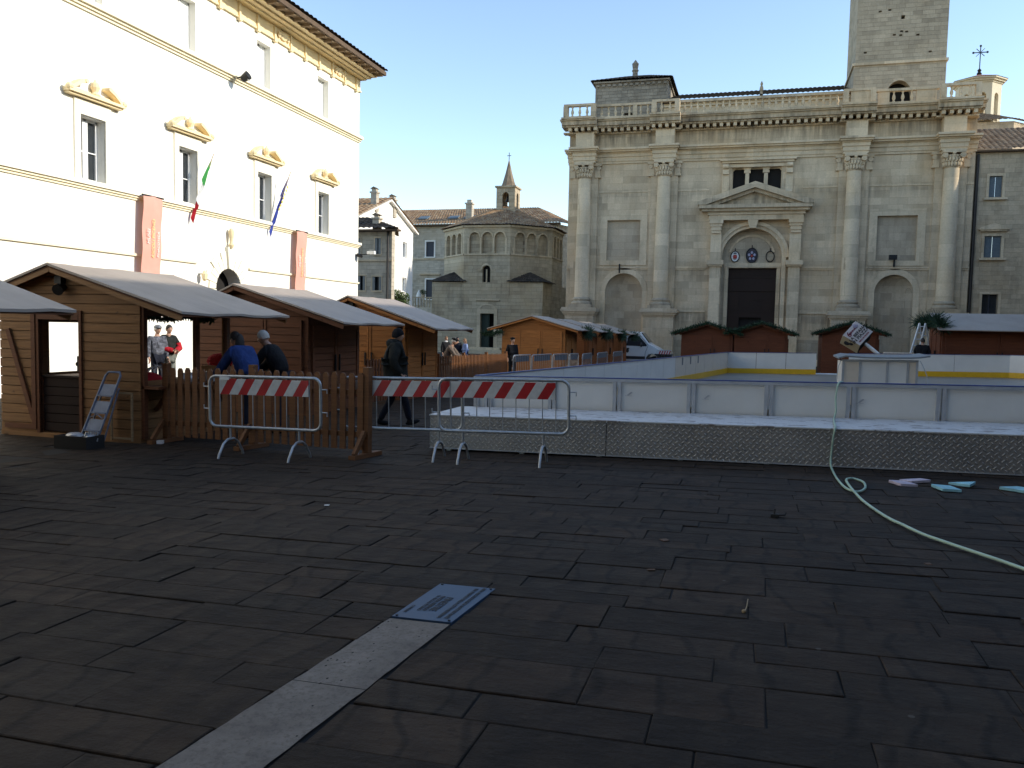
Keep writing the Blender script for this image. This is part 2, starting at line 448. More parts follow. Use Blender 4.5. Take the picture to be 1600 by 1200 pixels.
M['iron'] = plain('black_iron', (.015,.015,.016), .5, .4)
M['lead'] = plain('dark_lead_pipe', (.03,.026,.024), .5, .3)
M['door_wood'] = wood('church_door_wood', (.035,.017,.011))
M['green_door'] = plain('dark_green_door', (.02,.035,.025), .6)
M['banner'] = plain('terracotta_banner_cloth', (.72,.36,.28), .8, var=.05, sc=3)
M['banner_white'] = plain('banner_white_ink', (.9,.8,.75), .8, bump=0)
M['banner_yellow'] = plain('banner_yellow_ink', (.9,.68,.25), .8, bump=0)
M['white'] = plain('white_paint', (.78,.77,.74), .5, var=.05)
M['red'] = cloth('red_cloth', (.42,.015,.025))
M['green'] = plain('flag_green_cloth', (.04,.30,.06), .8)
M['blue'] = plain('flag_blue_cloth', (.03,.055,.33), .8)
M['yellow'] = plain('yellow_cloth', (.8,.58,.06), .8, bump=0)
M['red_paint'] = plain('red_enamel', (.40,.03,.02), .5)
M['navy'] = plain('dark_navy_enamel', (.012,.010,.025), .5)
M['violet'] = plain('pale_violet_enamel', (.34,.33,.45), .5)
M['alu'] = plain('brushed_aluminium', (.46,.465,.475), .45, .35, var=.12)
M['galv'] = plain('galvanised_steel', (.42,.44,.46), .38, .55, var=.2, sc=12)
M['tread'] = diamond()
M['stripe'] = stripes()
M['sign_back'] = plain('grey_sign_back', (.17,.18,.20), .5, .3)
def boards():
    m = NT('white_rink_panel'); p = m.pos(); x,y,z = m.xyz(p)
    n = m.noise(p,1.2,4); s = m.noise(m.scale(p,(14,14,.9)),1,4)
    col = m.mix(m.ramp(n,.3,.7),(.66,.64,.595),(.75,.73,.68))
    col = m.mix(m.math('MULTIPLY',m.ramp(s,.62,.85),.22),col,(.42,.42,.41))
    return m.done(col,.35,0,.4)
M['board'] = boards()
M['board_cream_bounce'] = plain('cream_bounce_rink_panel', (.68,.58,.46), .4, var=.05)  # cream; on the side boards it paints in bounced palazzo sunlight
M['kick'] = plain('yellow_kick_strip', (.70,.40,.012), .4, var=.08)
M['blue_edge'] = plain('blue_edge_trim', (.035,.06,.22), .4)
def ice():
    m = NT('grey_rink_floor'); p = m.pos()
    n = m.noise(p,.7,5,.6); col = m.mix(m.ramp(n,.3,.7),(.13,.125,.115),(.22,.21,.195))
    return m.done(col,.35,0,.4)
M['ice'] = ice()
def deck():
    m = NT('worn_white_deck'); p = m.pos(); x,y,z = m.xyz(p)
    n = m.noise(m.scale(p,(5,9,1)),1,4,.6); f = m.noise(p,9,5)
    sl = m.math('LESS_THAN', m.math('FRACT', m.math('MULTIPLY',m.math('ADD',x,40),1/.09)), .1)
    col = m.mix(m.ramp(n,.56,.60),(.58,.57,.555),(.27,.235,.215))
    col = m.mix(m.math('MULTIPLY',sl,.12),col,(.3,.3,.31))
    col = m.mix(m.math('MULTIPLY',m.ramp(f,.45,.8),.3),col,(.45,.44,.43))
    m.bump(f,.3,.006)
    return m.done(col,.55)
M['deck'] = deck()
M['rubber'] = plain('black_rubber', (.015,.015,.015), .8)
M['hose'] = plain('pale_green_hose', (.40,.54,.42), .4, var=.1, bump=.05)
M['foam_pink'] = plain('pale_lilac_foam', (.52,.45,.52), .9, bump=.4)
M['foam_blue'] = plain('light_blue_foam', (.28,.55,.62), .9, bump=.4)
M['wood_dark'] = wood('brown_stained_boards', (.37,.19,.075))
M['wood_mid'] = wood('chestnut_stained_boards', (.20,.073,.03))
M['wood_orange'] = wood('orange_stained_boards', (.50,.19,.047))
M['wood_orange2'] = wood('deep_orange_boards', (.40,.13,.034))
M['wood_red'] = wood('reddish_brown_boards', (.22,.068,.028))
M['fence'] = wood('brown_picket_wood', (.24,.10,.038))
M['pale_wood'] = wood('pale_raw_wood', (.5,.36,.2))
def felt():
    m = NT('grey_roof_sheet'); p = m.pos()
    n = m.noise(p,1.2,5); f = m.noise(p,60,3); w = m.noise(m.scale(p,(1,4,1)),1.5,4)
    col = m.mix(m.ramp(n,.3,.7),(.34,.28,.23),(.42,.35,.29))
    col = m.mix(m.math('MULTIPLY',m.ramp(w,.6,.8),.22),col,(.28,.28,.33))
    m.bump(m.math('ADD',m.math('MULTIPLY',w,1.0),m.math('MULTIPLY',f,.1)),.4,.02)
    return m.done(col,.6)
M['felt'] = felt()
M['felt_warm'] = plain('reddish_roof_sheet', (.33,.17,.12), .7)
M['fir'] = plain('fir_needles', (.018,.045,.015), .8, var=.5, sc=14, bump=0)
M['leaf'] = plain('shrub_leaves', (.045,.075,.018), .8, var=.5, sc=5, bump=0)
M['van'] = plain('white_van_paint', (.72,.72,.71), .25, var=.02, bump=0, spec=.6)
M['van_dark'] = plain('dark_van_trim', (.02,.021,.024), .5)
M['skin'] = plain('skin', (.45,.26,.18), .6, var=.08, bump=.05)
M['black_coat'] = cloth('black_coat_cloth', (.012,.012,.014), var=.3)
M['dark_coat'] = cloth('dark_green_grey_jacket', (.021,.023,.021), var=.3)
M['jeans'] = cloth('dark_navy_trousers', (.014,.016,.026), var=.25)
M['blue_coat'] = cloth('blue_jacket_cloth', (.03,.06,.20), var=.2)
M['brown_coat'] = cloth('tweed_jacket_cloth', (.16,.125,.10), var=.25, sc=40)
M['grey_hair'] = plain('white_hair', (.50,.47,.42), .8)
M['dark_hair'] = plain('dark_hair', (.02,.015,.012), .7)
M['brown_hair'] = plain('light_brown_hair', (.22,.12,.06), .7)
M['camo'] = cloth('mottled_grey_jacket', (.12,.125,.15), var=.85, sc=14)
M['grey_cloth'] = cloth('grey_trousers_cloth', (.20,.21,.19))
M['light_blue'] = cloth('light_blue_cloth', (.28,.36,.60))
M['cardboard'] = plain('brown_cardboard', (.30,.17,.08), .9)
M['silver'] = plain('silver_wrap', (.55,.55,.55), .4, .3)
M['blue_ladder'] = plain('pale_blue_painted_steel', (.20,.25,.35), .45, .1)
M['steel_plaque'] = None
def plaque():
    m = NT('sky_tinted_steel_plaque'); p = m.pos()
    n = m.noise(m.scale(p,(2,30,1)),3,4); 
    col = m.mix(m.ramp(n,.3,.7),(.03,.058,.11),(.04,.075,.135))  # blue sky reflection put into the base colour
    return m.done(col,.5,.0,.35)
M['steel_plaque'] = plaque()
M['ink'] = plain('dark_engraved_letters', (.012,.012,.016), .6, bump=0)
M['maroon'] = plain('maroon_letters', (.20,.012,.04), .6, bump=0)
M['sign_white'] = plain('white_sign_panel', (.62,.60,.62), .5, var=.04)
M['sign_cream'] = plain('cream_sign_panel', (.48,.40,.27), .5, var=.05)
M['leaf_brown'] = plain('dry_leaf', (.10,.05,.025), .8)

# ------------------------------------------------------------------ world, sun, camera
W = bpy.data.worlds.new('World'); S.world = W; W.use_nodes = True
nt = W.node_tree; bg = nt.nodes['Background']
sky = nt.nodes.new('ShaderNodeTexSky'); sky.sky_type = 'NISHITA'; sky.sun_disc = False
EL = math.radians(22); AZ = math.radians(7)      # AZ from +X towards +Y
sky.sun_elevation = EL; sky.sun_rotation = PI/2 - AZ
sky.air_density = 1.0; sky.dust_density = .25; sky.ozone_density = 1.0; sky.altitude = 150
bg.inputs[1].default_value = .31
nt.links.new(sky.outputs[0], bg.inputs[0])
sd = bpy.data.lights.new('sun','SUN'); sd.energy = 5.0; sd.angle = math.radians(.5); sd.color = (1,.93,.80)
so = bpy.data.objects.new('sun', sd); COL.objects.link(so)
sv = Vector((math.cos(EL)*math.cos(AZ), math.cos(EL)*math.sin(AZ), math.sin(EL)))
so.rotation_euler = sv.to_track_quat('Z','Y').to_euler(); so.location = (60,0,60)

cam = bpy.data.cameras.new('camera'); co = bpy.data.objects.new('camera', cam); COL.objects.link(co)
yaw, pitch, roll = math.radians(16.216), math.radians(3.943), .022
Fv = Vector((-math.sin(yaw)*math.cos(pitch), math.cos(yaw)*math.cos(pitch), -math.sin(pitch)))
Rv = Vector((math.cos(yaw), math.sin(yaw), 0)); Uv = Rv.cross(Fv)
R2 = Rv*math.cos(roll) + Uv*math.sin(roll); U2 = Uv*math.cos(roll) - Rv*math.sin(roll)
mw = Matrix((R2, U2, -Fv)).transposed().to_4x4(); mw.translation = (0,0,1.62)
co.matrix_world = mw
cam.sensor_width = 36; cam.lens = 36*1280/1600; cam.clip_start = .1; cam.clip_end = 2000
S.camera = co
S.view_settings.view_transform = 'Standard'; S.view_settings.look = 'None'; S.view_settings.exposure = 0; S.view_settings.gamma = 1

# ------------------------------------------------------------------ ground and paving
xs = [-600,-120,-60,-30]+[x for x in range(-20,27,2)]+[40,80,200,600]
ys = [-300,-60,-21]+[y for y in range(-16,77,2)]+[100,160,400,1200]
m = MB()
m.v = [(x,y,g(x,y)-.009) for y in ys for x in xs]
nx = len(xs)
m.f = [(j*nx+i,j*nx+i+1,(j+1)*nx+i+1,(j+1)*nx+i) for j in range(len(ys)-1) for i in range(nx-1)]
struct(m.build('ground', M['joint'], fix=False))

SX = lambda y: (-1.834+(y-4.044)*.075, -1.486+(y-4.044)*.070)     # edges of the pale strip
m = MB()
y = -3.0
pr = random.Random(5)
while y < 64:
    near = y < 16
    h = pr.choice((.23,.26,.29,.31,.34,.36,.4)) if y < 34 else pr.uniform(.5,.8)
    yc = y+h/2
    segs = [(-16.8,22.8)]
    if yc < 4.689 and yc > -3:
        a,b = SX(yc); segs = [(-16.8,a-.006),(b+.006,22.8)]
    if y < 3: segs = [(max(s[0],-9),min(s[1],9)) for s in segs]
    for s0,s1 in segs:
        x = s0
        while x < s1-.01:
            w = pr.uniform(.38,.98) if y < 34 else pr.uniform(.9,1.7)
            x2 = x+w
            if s1-x2 < .3: x2 = s1
            gp = pr.uniform(.0005,.005) if near else .006
            jit = lambda: pr.uniform(-.004,.004)
            zz = pr.uniform(-.004,.004); tx = pr.uniform(-.003,.003); ty = pr.uniform(-.003,.003)
            c = [(x+gp+jit(),y+gp+jit()),(x2-gp+jit(),y+gp+jit()),(x2-gp+jit(),y+h-gp+jit()),(x+gp+jit(),y+h-gp+jit())]
            sg = [(-1,-1),(1,-1),(1,1),(-1,1)]
            b = pr.uniform(.003,.006)
            top = [(px-sx*b,py-sy*b,g(px,py)+zz+sx*tx+sy*ty) for (px,py),(sx,sy) in zip(c,sg)]
            mid = [(px,py,g(px,py)+zz+sx*tx+sy*ty-.0035) for (px,py),(sx,sy) in zip(c,sg)]
            low = [(px,py,g(px,py)-.03) for px,py in c]
            fs = [(0,1,2,3)]+[(i,4+i,4+(i+1)%4,(i+1)%4) for i in range(4)]
            if near: fs += [(4+i,8+i,8+(i+1)%4,4+(i+1)%4) for i in range(4)]
            m.add(top+mid+(low if near else []), fs)
            x = x2
    y += h
struct(m.build('paving', M['slab'], fix=False))
# pale travertine strip let into the paving
m = MB(); y = -3
for y2 in (-1.6,-.3,1.1,2.05,3.15,4.03):
    n = 10
    for k in range(n):
        ya = y+(y2-y)*k/n; yb = y+(y2-y)*(k+1)/n
        if k == n-1: yb -= .006
        a0,b0 = SX(ya); a1,b1 = SX(yb)
        e = lambda q: .0022*math.sin(q*23.7)+.002*math.sin(q*51)
        p = [(a0+e(ya),ya),(b0+e(ya+7),ya),(b1+e(yb+7),yb),(a1+e(yb),yb)]
        m.add([(px,py,g(px,py)+.004) for px,py in p],[(0,1,2,3)])
    y = y2
struct(m.build('travertine_strip', M['trav_strip'], fix=False))

# ------------------------------------------------------------------ lettering helper
def text_mesh(name, body, size, mat, parent, mw, extrude=.0015, align='CENTER', bold=0):
    cu = bpy.data.curves.new('t','FONT'); cu.body = body; cu.size = size; cu.align_x = align; cu.align_y = 'CENTER'
    cu.extrude = extrude; cu.offset = bold
    ob = bpy.data.objects.new('t', cu); COL.objects.link(ob)
    dg = bpy.context.evaluated_depsgraph_get()
    me = bpy.data.meshes.new_from_object(ob.evaluated_get(dg))
    bpy.data.objects.remove(ob)
    me.name = name
    off = OFF.get(parent.name, Vector()) if parent else Vector()
    me.transform(Matrix.Translation(-off) @ mw)
    me.materials.clear(); me.materials.append(mat)
    o = bpy.data.objects.new(name, me); COL.objects.link(o); o.parent = parent; OFF[o.name] = off
    return o
def frame_m(o, ex, ey):
    ex = Vector(ex).normalized(); ey = Vector(ey); ey = (ey-ex*ey.dot(ex)).normalized(); ez = ex.cross(ey)
    mt = Matrix((ex,ey,ez)).transposed().to_4x4(); mt.translation = o
    return mt

# plaque at the end of the strip
pq = thing('floor_plaque','blue-grey metal plaque screwed to the paving at the end of the pale stone strip','plaque',(-1.63,4.36,g(-1.63,4.36)))
p00=(-1.834,4.044); p10=(-1.486,4.044); p11=(-1.441,4.689); p01=(-1.80,4.689)
m = MB(); m.add([(x,y,g(x,y)+.009) for x,y in (p00,p10,p11,p01)]+[(x,y,g(x,y)-.01) for x,y in (p00,p10,p11,p01)],[(0,1,2,3),(0,4,5,1),(1,5,6,2),(2,6,7,3),(3,7,4,0)])
m.build('plate', M['steel_plaque'], pq)
def PQ(a,b):   # a across (left-right), b along
    x = (p00[0]*(1-a)+p10[0]*a)*(1-b)+(p01[0]*(1-a)+p11[0]*a)*b
    y = (p00[1]*(1-b)+p01[1]*b)
    return Vector((x,y,g(x,y)+.0115))
ey_ = (PQ(0,.5)-PQ(1,.5)); ex_ = (PQ(.5,1)-PQ(.5,0))
ex_ = -ex_; ey_ = -ey_          # the writing reads from the far side
for a,b,body,size,mat_,bold in ((.10,.22,'COMUNE',.03,'ink',0),(.27,.42,'DI ASCOLI PICENO',.034,'ink',0),(.36,.42,'PIAZZA ARRINGO',.034,'ink',.0006),(.485,.42,'FINESTRE',.062,'ink',.0006),(.72,.50,'SUL PASSATO DELLA CITTA ROMANA',.033,'ink',.0004),(.84,.52,'AREA ARCHEOLOGICA SOTTOSTANTE',.033,'ink',.0004)):
    text_mesh('lettering', body, size, M[mat_], pq, frame_m(PQ(a,b), ex_, ey_), .0006, bold=bold)
for a,b in ((.06,.03),(.94,.03),(.94,.97),(.06,.97)):
    p = PQ(a,b); MB().cyl(p-Vector((0,0,.003)),p+Vector((0,0,.003)),.008,n=10).build('screw', M['iron'], pq)

# ------------------------------------------------------------------ the sunlit palazzo on the left
XP = -17.0
pal = thing('town_palazzo','long sunlit pale palazzo with ochre string courses and pedimented windows along the left','palazzo',(XP,24,-.4))
T = TP(XP)
wys = [5.8,9.9,14.0,18.08,21.9,26.05,30.25]
pn = [(y-.43,y+.43,5.27,6.9) for y in wys]
up = [(y-.42,y+.42,9.95,11.46) for y in wys]
pc, pr_, ps = 23.94, .70, 2.68
gate = [(pc-pr_,pc+pr_,-.6,ps+pr_)]
m = MB().wall(T,-12,33.42,-.7,12.3,.45,pn+up+gate).archfill(T,pc-pr_,pc+pr_,ps,ps+pr_,.45)
m.box(XP-14,XP-.45,33.0,33.42,-.7,12.3)
m.box(XP-14,XP-13.5,-12,33.42,-.7,12.3)
m.box(XP-14,XP-.45,-12,-11.6,-.7,12.3)
m.build('wall', M['plaster'], pal)
m = MB().box(XP-1.2,XP-.5,pc-pr_-.2,pc+pr_+.2,-.6,ps+pr_+.1); m.build('doorway', M['dark'], pal)
# string courses
def course(name, z0, prof, mat_, y0=-12, y1=33.42, gaps=()):
    m = MB()
    segs = [(y0,y1)]
    for a,b in gaps: segs = [q for s in segs for q in ((s[0],min(s[1],a)),(max(s[0],b),s[1])) if q[1]>q[0]]
    for a,b in segs:
        for za,zb,d in prof:
            m.box(XP-.05,XP+d,a,b+ (d*.25 if b==y1 else 0),z0+za,z0+zb)
    m.build(name, mat_, pal)
course('string_course',9.6,[(0,.07,.06),(.07,.14,.12),(.14,.24,.20)],M['course'])
course('string_course',9.84,[(0,.04,.16)],M['cream'])
course('string_course',5.0,[(0,.06,.05),(.06,.12,.10)],M['course'])
course('string_course',5.12,[(0,.1,.16)],M['cream'])
course('string_course',3.42,[(0,.07,.07)],M['course'],gaps=[(22.3,25.1)])
course('frieze',11.78,[(0,.06,.09),(.06,.10,.05)],M['ochre'])
course('frieze',11.88,[(0,.42,.035)],M['ochre'])
course('cornice',12.3,[(0,.06,.3),(.06,.13,.5),(.13,.2,.75)],M['ochre'])
br0 = MB().box(XP+.02,XP+.10,-.05,.05,11.88,12.28).box(XP+.02,XP+.13,-.09,.09,11.70,11.86).build('frieze_bracket', M['ochre'], pal)
yb = 33.0; first = True
while yb > -11:
    o = br0 if first else br0.copy()
    if not first: COL.objects.link(o); o.parent = pal
    o.location = (0,yb,0); first = False
    yb -= 1.06
# carved shields in the frieze
for yb in (27.2,31.45,22.9):
    MB().ell((XP+.07,yb,12.08),(.07,.26,.17),12,8).ell((XP+.09,yb-.3,12.05),(.05,.08,.12),8,6).ell((XP+.09,yb+.3,12.05),(.05,.08,.12),8,6).build('carved_shield', M['ochre'], pal, smooth=50)
# eaves and roof
m = MB().box(XP-.4,XP+1.15,-12,33.5,12.505,12.56)
y = -11.8
while y < 33.4:
    m.box(XP+.75,XP+1.13,y,y+.12,12.40,12.503); y += .55
m.build('eave_soffit', M['soffit'], pal)
m = MB().box(XP+1.10,XP+1.22,-12,33.55,12.46,12.62); m.build('eave_board', M['eave'], pal)
m = MB().tiles((XP+1.27,-12,12.64),(XP+1.27,33.6,12.64),(XP-7,28.5,15.2),(XP-7,-12,15.2),per=.3)
m.tiles((XP+1.27,33.6,12.64),(XP-15,33.6,12.64),(XP-7,28.5,15.2),(XP-7,28.4,15.2),per=.3)
m.build('roof', M['tile_dark'], pal)
def palazzo_window(y, z0, z1, noble):
    w = .43 if noble else .42
    fr = MB()
    d = .24
    for a,b,c,e in ((y-w,y-w+.06,z0,z1),(y+w-.06,y+w,z0,z1),(y-w,y+w,z1-.06,z1),(y-w,y+w,z0,z0+.06),(y-.05,y+.05,z0,z1)):
        fr.box(XP-d-.05,XP-d,a,b,c,e)
    if noble:
        zc = z0+(z1-z0)*.47
        for a,b in ((y-w,y-.05),(y+.05,y+w)): fr.box(XP-d-.04,XP-d-.005,a,b,zc-.015,zc+.015)
        for sx in (-1,1): fr.box(XP-d-.03,XP-d+.006,y+sx*.05-.0,y+sx*.09,z0,z1)
    f = fr.build('window', M['white_frame'], pal)
    if noble:
        MB().box(XP-d-.075,XP-d-.055,y-w,y+w,z0,z1).build('pane', M['glass'], f)
        MB().box(XP-d-.6,XP-d-.2,y-w-.1,y+w+.1,z0-.1,z1+.1).build('interior', M['dark'], f)
    else:
        mm = MB().box(XP-d-.06,XP-d-.02,y-w+.05,y-.01,z0+.05,z1-.05).box(XP-d-.06,XP-d-.02,y+.01,y+w-.05,z0+.05,z1-.05)
        for k in range(14):
            zz = z0+.1+k*(z1-z0-.2)/14
            mm.box(XP-d-.02,XP-d-.012,y-w+.08,y-.04,zz,zz+.03).box(XP-d-.02,XP-d-.012,y+.04,y+w-.08,zz,zz+.03)
        mm.build('shutter', M['white_frame'], f)
    if noble:
        s = MB()
        for sy in (-1,1): s.box(XP-.01,XP+.05,y+sy*w,y+sy*(w+.2),z0-.02,z1+.02)
        s.box(XP-.01,XP+.05,y-w-.2,y+w+.2,z1+.02,z1+.40)
        s.box(XP-.01,XP+.10,y-w-.25,y+w+.25,z0-.1,z0-.02)
        s.build('surround', M['cream'], pal)
        p = MB()
        z = z1+.42
        p.box(XP-.01,XP+.18,y-.93,y+.93,z,z+.05).box(XP-.01,XP+.26,y-.97,y+.97,z+.05,z+.12)
        p.box(XP-.01,XP+.06,y-.75,y+.75,z+.12,z+.22)
        for sy in (-1,1):        # broken pediment with curled ends
            pts = [(.97,.12),(.80,.26),(.60,.40),(.46,.47),(.40,.44),(.42,.37),(.56,.31),(.74,.19),(.80,.12)]
            p.prism([(XP+.0,y+sy*a,z+b) for a,b in pts],(.24,0,0))
            p.cyl((XP,y+sy*.40,z+.42),(XP+.26,y+sy*.40,z+.42),.055,n=10)
            p.ell((XP+.2,y+sy*.93,z+.16),(.1,.1,.09),8,6)
        p.lathe([(.10,0),(.13,.05),(.07,.12),(.12,.24),(.10,.34),(.04,.40),(.01,.46)],XP+.12,y,z+.12,10)
        p.build('pediment', M['ochre'], pal)
for y in wys:
    palazzo_window(y,5.27,6.9,True); palazzo_window(y,9.95,11.46,False)
# rusticated gateway: every voussoir separate in the mesh
m = MB(); nv = 13
for i in range(nv):
    a0 = PI*i/nv+.012; a1 = PI*(i+1)/nv-.012; r1 = 1.28 if i%2 else 1.05
    if i == nv//2: r1 = 1.42
    q = [(r, a) for r in (pr_,r1) for a in (a0,a1)]
    P = lambda r,a: (XP-.02, pc-r*math.cos(a), ps+r*math.sin(a))
    m.prism([P(pr_,a0),P(pr_,a1),P(r1,a1),P(r1,a0)],(.07 if i!=nv//2 else .14,0,0))
for k in range(7):
    zz = -.4+k*.44; e = 1.2 if k%2 else 1.0
    for sy in (-1,1): m.box(XP-.02,XP+.07,pc+sy*pr_,pc+sy*e,zz+.015,zz+.425)
m.build('gateway_surround', M['cream'], pal)
MB().lathe([(.05,0),(.09,.1),(.05,.2),(.07,.35),(.10,.55),(.04,.66)],XP+.14,pc,ps+1.38,10).build('keystone_ornament', M['ochre'], pal, smooth=40)

# fixtures on the palazzo
def wall_lamp(loc, label):
    t = thing('wall_floodlight', label, 'floodlight', loc)
    x,y,z = loc
    MB().bar((x,y,z),(x+.25,y,z+.02),.04,.04).build('bracket', M['iron'], t)
    b = MB().lathe([(.05,-.16),(.11,-.12),(.13,0),(.15,.14)],0,0,0,14,Matrix.Rotation(math.radians(62),4,'Y')); b.v=[(p[0]+x+.3,p[1]+y,p[2]+z) for p in b.v]
    b.build('housing', M['iron'], t, smooth=40)
    c = MB().ell((x+.42,y+.02,z-.03),(.03,.09,.09),10,8).build('lens', M['silver'], t)
    return t
wall_lamp((XP+.2,24.2,9.72),'dark floodlight on the upper string course of the sunlit palazzo')
MB()
cam_t = thing('security_camera','small white security camera on a bracket at the far corner of the palazzo','camera',(XP,33.3,4.7))
MB().bar((XP,33.3,4.70),(XP+.6,33.35,4.72),.04,.04).build('bracket', M['iron'], cam_t)
MB().box(XP+.5,XP+.85,33.28,33.44,4.72,4.86).build('housing', M['white'], cam_t)
MB().cyl((XP+.05,33.2,4.68),(XP+.3,33.2,4.6),.08,.06).build('junction_box', M['iron'], cam_t, smooth=40)
lan = thing('wall_lantern','small ochre bracket lantern to the left of the rusticated gateway','lantern',(XP,22.45,3.0))
MB().bar((XP,22.45,3.1),(XP+.2,22.45,3.12),.03,.03).build('bracket', M['iron'], lan)
MB().lathe([(.03,-.22),(.08,-.16),(.1,0),(.05,.06),(.02,.12)],XP+.2,22.45,3.1,8).build('lamp_head', M['ochre'], lan)
def banner(y0,y1,z0,z1,label):
    t = thing('cloth_banner', label, 'banner', (XP+.28,(y0+y1)/2,z1))
    m = MB()
    n = 14
    for i in range(n+1):
        z = z1+(z0-z1)*i/n; w = .02*math.sin(i*.9)
        m.v += [(XP+.24+w,y0-.11*i/n,z),(XP+.27+w*.6,(y0+y1)/2-.11*i/n,z),(XP+.24+w,y1-.11*i/n,z)]
    m.f = [(i*3+k,i*3+k+1,i*3+k+4,i*3+k+3) for i in range(n) for k in (0,1)]
    m.build('cloth', M['banner'], t, smooth=60)
    MB().cyl((XP+.24,y0-.05,z1),(XP+.24,y1+.05,z1),.025).build('top_rod', M['iron'], t)
    for yy in (y0+.1,y1-.1): MB().bar((XP,yy,z1),(XP+.24,yy,z1),.03,.03).build('bracket', M['iron'], t)
    w = y1-y0; zc = (z0+z1)/2
    for k,(a,zo,body,size,mm) in enumerate(((.26,.05,'MUSEI',.16,'banner_white'),(.50,.0,'ASCOLI PICENO',.155,'banner_yellow'),(.76,-.15,'PINACOTECA',.12,'banner_white'))):
        yy = y0+w*a-.055
        text_mesh('lettering', body, size, M[mm], t, frame_m(Vector((XP+.30,yy,zc+zo)),(0,.047,1),(0,-1,.047)), .002)
    text_mesh('crest', 'o', .2, M['banner_white'], t, frame_m(Vector((XP+.30,(y0+y1)/2-.1,z0+.12)),(0,1,0),(0,0,1)), .002)
banner(19.69,20.47,2.75,5.16,'wide terracotta vertical banner with white and yellow lettering left of the gateway')
banner(27.9,28.62,2.75,5.12,'terracotta vertical banner with faded lettering right of the gateway, nearer the corner')
def flag(y,z,tip,cols,label,stars=False):
    t = thing('wall_flag', label, 'flag', (XP+.1,y,z))
    a = Vector((XP+.12,y,z)); b = Vector(tip)
    MB().cyl(a,b,.018,.012,8).build('pole', M['pale_wood'], t)
    L = b-a
    # folded cloth hanging from the pole
    nS, nV = 18, 8
    for ci,(c0,c1,mm) in enumerate(cols):
        m = MB(); r2 = random.Random(3)
        for i in range(nS+1):
            s_ = c0+(c1-c0)*i/nS
            P = a+L*(.2+.72*s_)
            drop = .25+ .75*(1-s_)**.8
            for j in range(nV+1):
                q = j/nV
                fold = .07*math.sin(s_*19+q*2.2)*(.3+q)
                m.v.append((P.x-.10*q+fold*.6, P.y-.28*q*drop+fold*.5, P.z-drop*q*.95))
        m.f = [(i*(nV+1)+j,i*(nV+1)+j+1,(i+1)*(nV+1)+j+1,(i+1)*(nV+1)+j) for i in range(nS) for j in range(nV)]
        m.build('cloth', M[mm], t, smooth=60)
    if stars:
        for k in range(7):
            s_ = .2+.1*k; P = a+L*(.2+.72*s_); q=.35
            mm = MB(); c = Vector((P.x+.05,P.y-.1*q,P.z-.35*q-.05))
            pts = []
            for i in range(10):
                rr = .07 if i%2==0 else .028; an = PI/2+i*PI/5
                pts.append((c.x,c.y+rr*math.cos(an),c.z+rr*math.sin(an)))
            mm.prism(pts,(.012,0,0)); mm.build('star', M['yellow'], t)
flag(22.15,5.25,(XP+.55,22.45,6.85),[(0,.33,'red'),(.34,.66,'white'),(.67,1,'green')],'green white and red tricolour flag folded on a pole above the lantern')
flag(26.4,5.25,(XP+.55,26.95,7.15),[(0,1,'blue')],'blue flag with yellow stars drooping from a pole beside a palazzo window',True)

# ------------------------------------------------------------------ cathedral
YC = 60.0
cat = thing('cathedral','pale travertine cathedral front with four attached columns, balustrade and pedimented portal','cathedral',(0,YC,-.5))
T = TX(YC)
F_ = M['facade']; TR = M['trim']
pcx, prr, psp = -.245, 2.01, 6.86
holes = [(-10.46,-8.05,6.67,9.58),(-10.48,-7.78,-.9,5.74),(7.74,10.2,6.62,9.6),(7.77,10.16,-.9,5.7),
         (pcx-prr,pcx+prr,-.9,psp+prr),(-1.78,1.55,11.4,13.08)]
m = MB().wall(T,-13.42,13.4,-1,16.7,.9,holes)
m.archfill(T,-10.48,-7.78,4.40,5.74,.9).archfill(T,7.77,10.16,4.52,5.7,.9).archfill(T,pcx-prr,pcx+prr,psp,psp+prr,.9)
m.box(-13.42,-12.6,YC+.9,YC+30,-1,16.7); m.box(12.6,13.4,YC+.9,YC+30,-1,16.7); m.box(-12.6,12.6,YC+.9,YC+30,16.3,16.7)
m.build('wall', F_, cat)
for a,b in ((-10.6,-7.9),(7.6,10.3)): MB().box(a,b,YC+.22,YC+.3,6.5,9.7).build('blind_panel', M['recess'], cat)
def niche(x0,x1,zs,zt):
    m = MB(); c = (x0+x1)/2; r = (x1-x0)/2; n = 14
    prof = [(-1,1.0),(zs,1.0)] + [(zs+(zt-zs)*math.sin(PI/2*i/8), math.cos(PI/2*i/8)) for i in range(1,9)]
    for z,k in prof:
        for i in range(n+1):
            a = PI*i/n
            m.v.append((c-r*1.01*k*math.cos(a), YC+.05+.75*k*math.sin(a), z))
    m.f = [(j*(n+1)+i,j*(n+1)+i+1,(j+1)*(n+1)+i+1,(j+1)*(n+1)+i) for j in range(len(prof)-1) for i in range(n)]
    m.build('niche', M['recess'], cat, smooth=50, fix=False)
    m = MB().ring(T,c,zs,r,r+.38,-.06,.02,20,sq=(zt-zs)/r)
    m.box(x0-.38,x0,YC-.06,YC+.02,-.8,zs).box(x1,x1+.38,YC-.06,YC+.02,-.8,zs)
    m.build('niche_surround', TR, cat)
niche(-10.48,-7.78,4.40,5.74); niche(7.77,10.16,4.52,5.7)
# frames round the blind panels
for x0,x1,z0,z1 in ((-10.46,-8.05,6.67,9.58),(7.74,10.2,6.62,9.6)):
    m = MB().box(x0-.5,x0,YC-.05,YC+.02,z0,z1+.45).box(x1,x1+.5,YC-.05,YC+.02,z0,z1+.45).box(x0,x1,YC-.05,YC+.02,z1,z1+.45).box(x0-.5,x1+.5,YC-.08,YC+.02,z0-.35,z0)
    m.build('panel_frame', TR, cat)
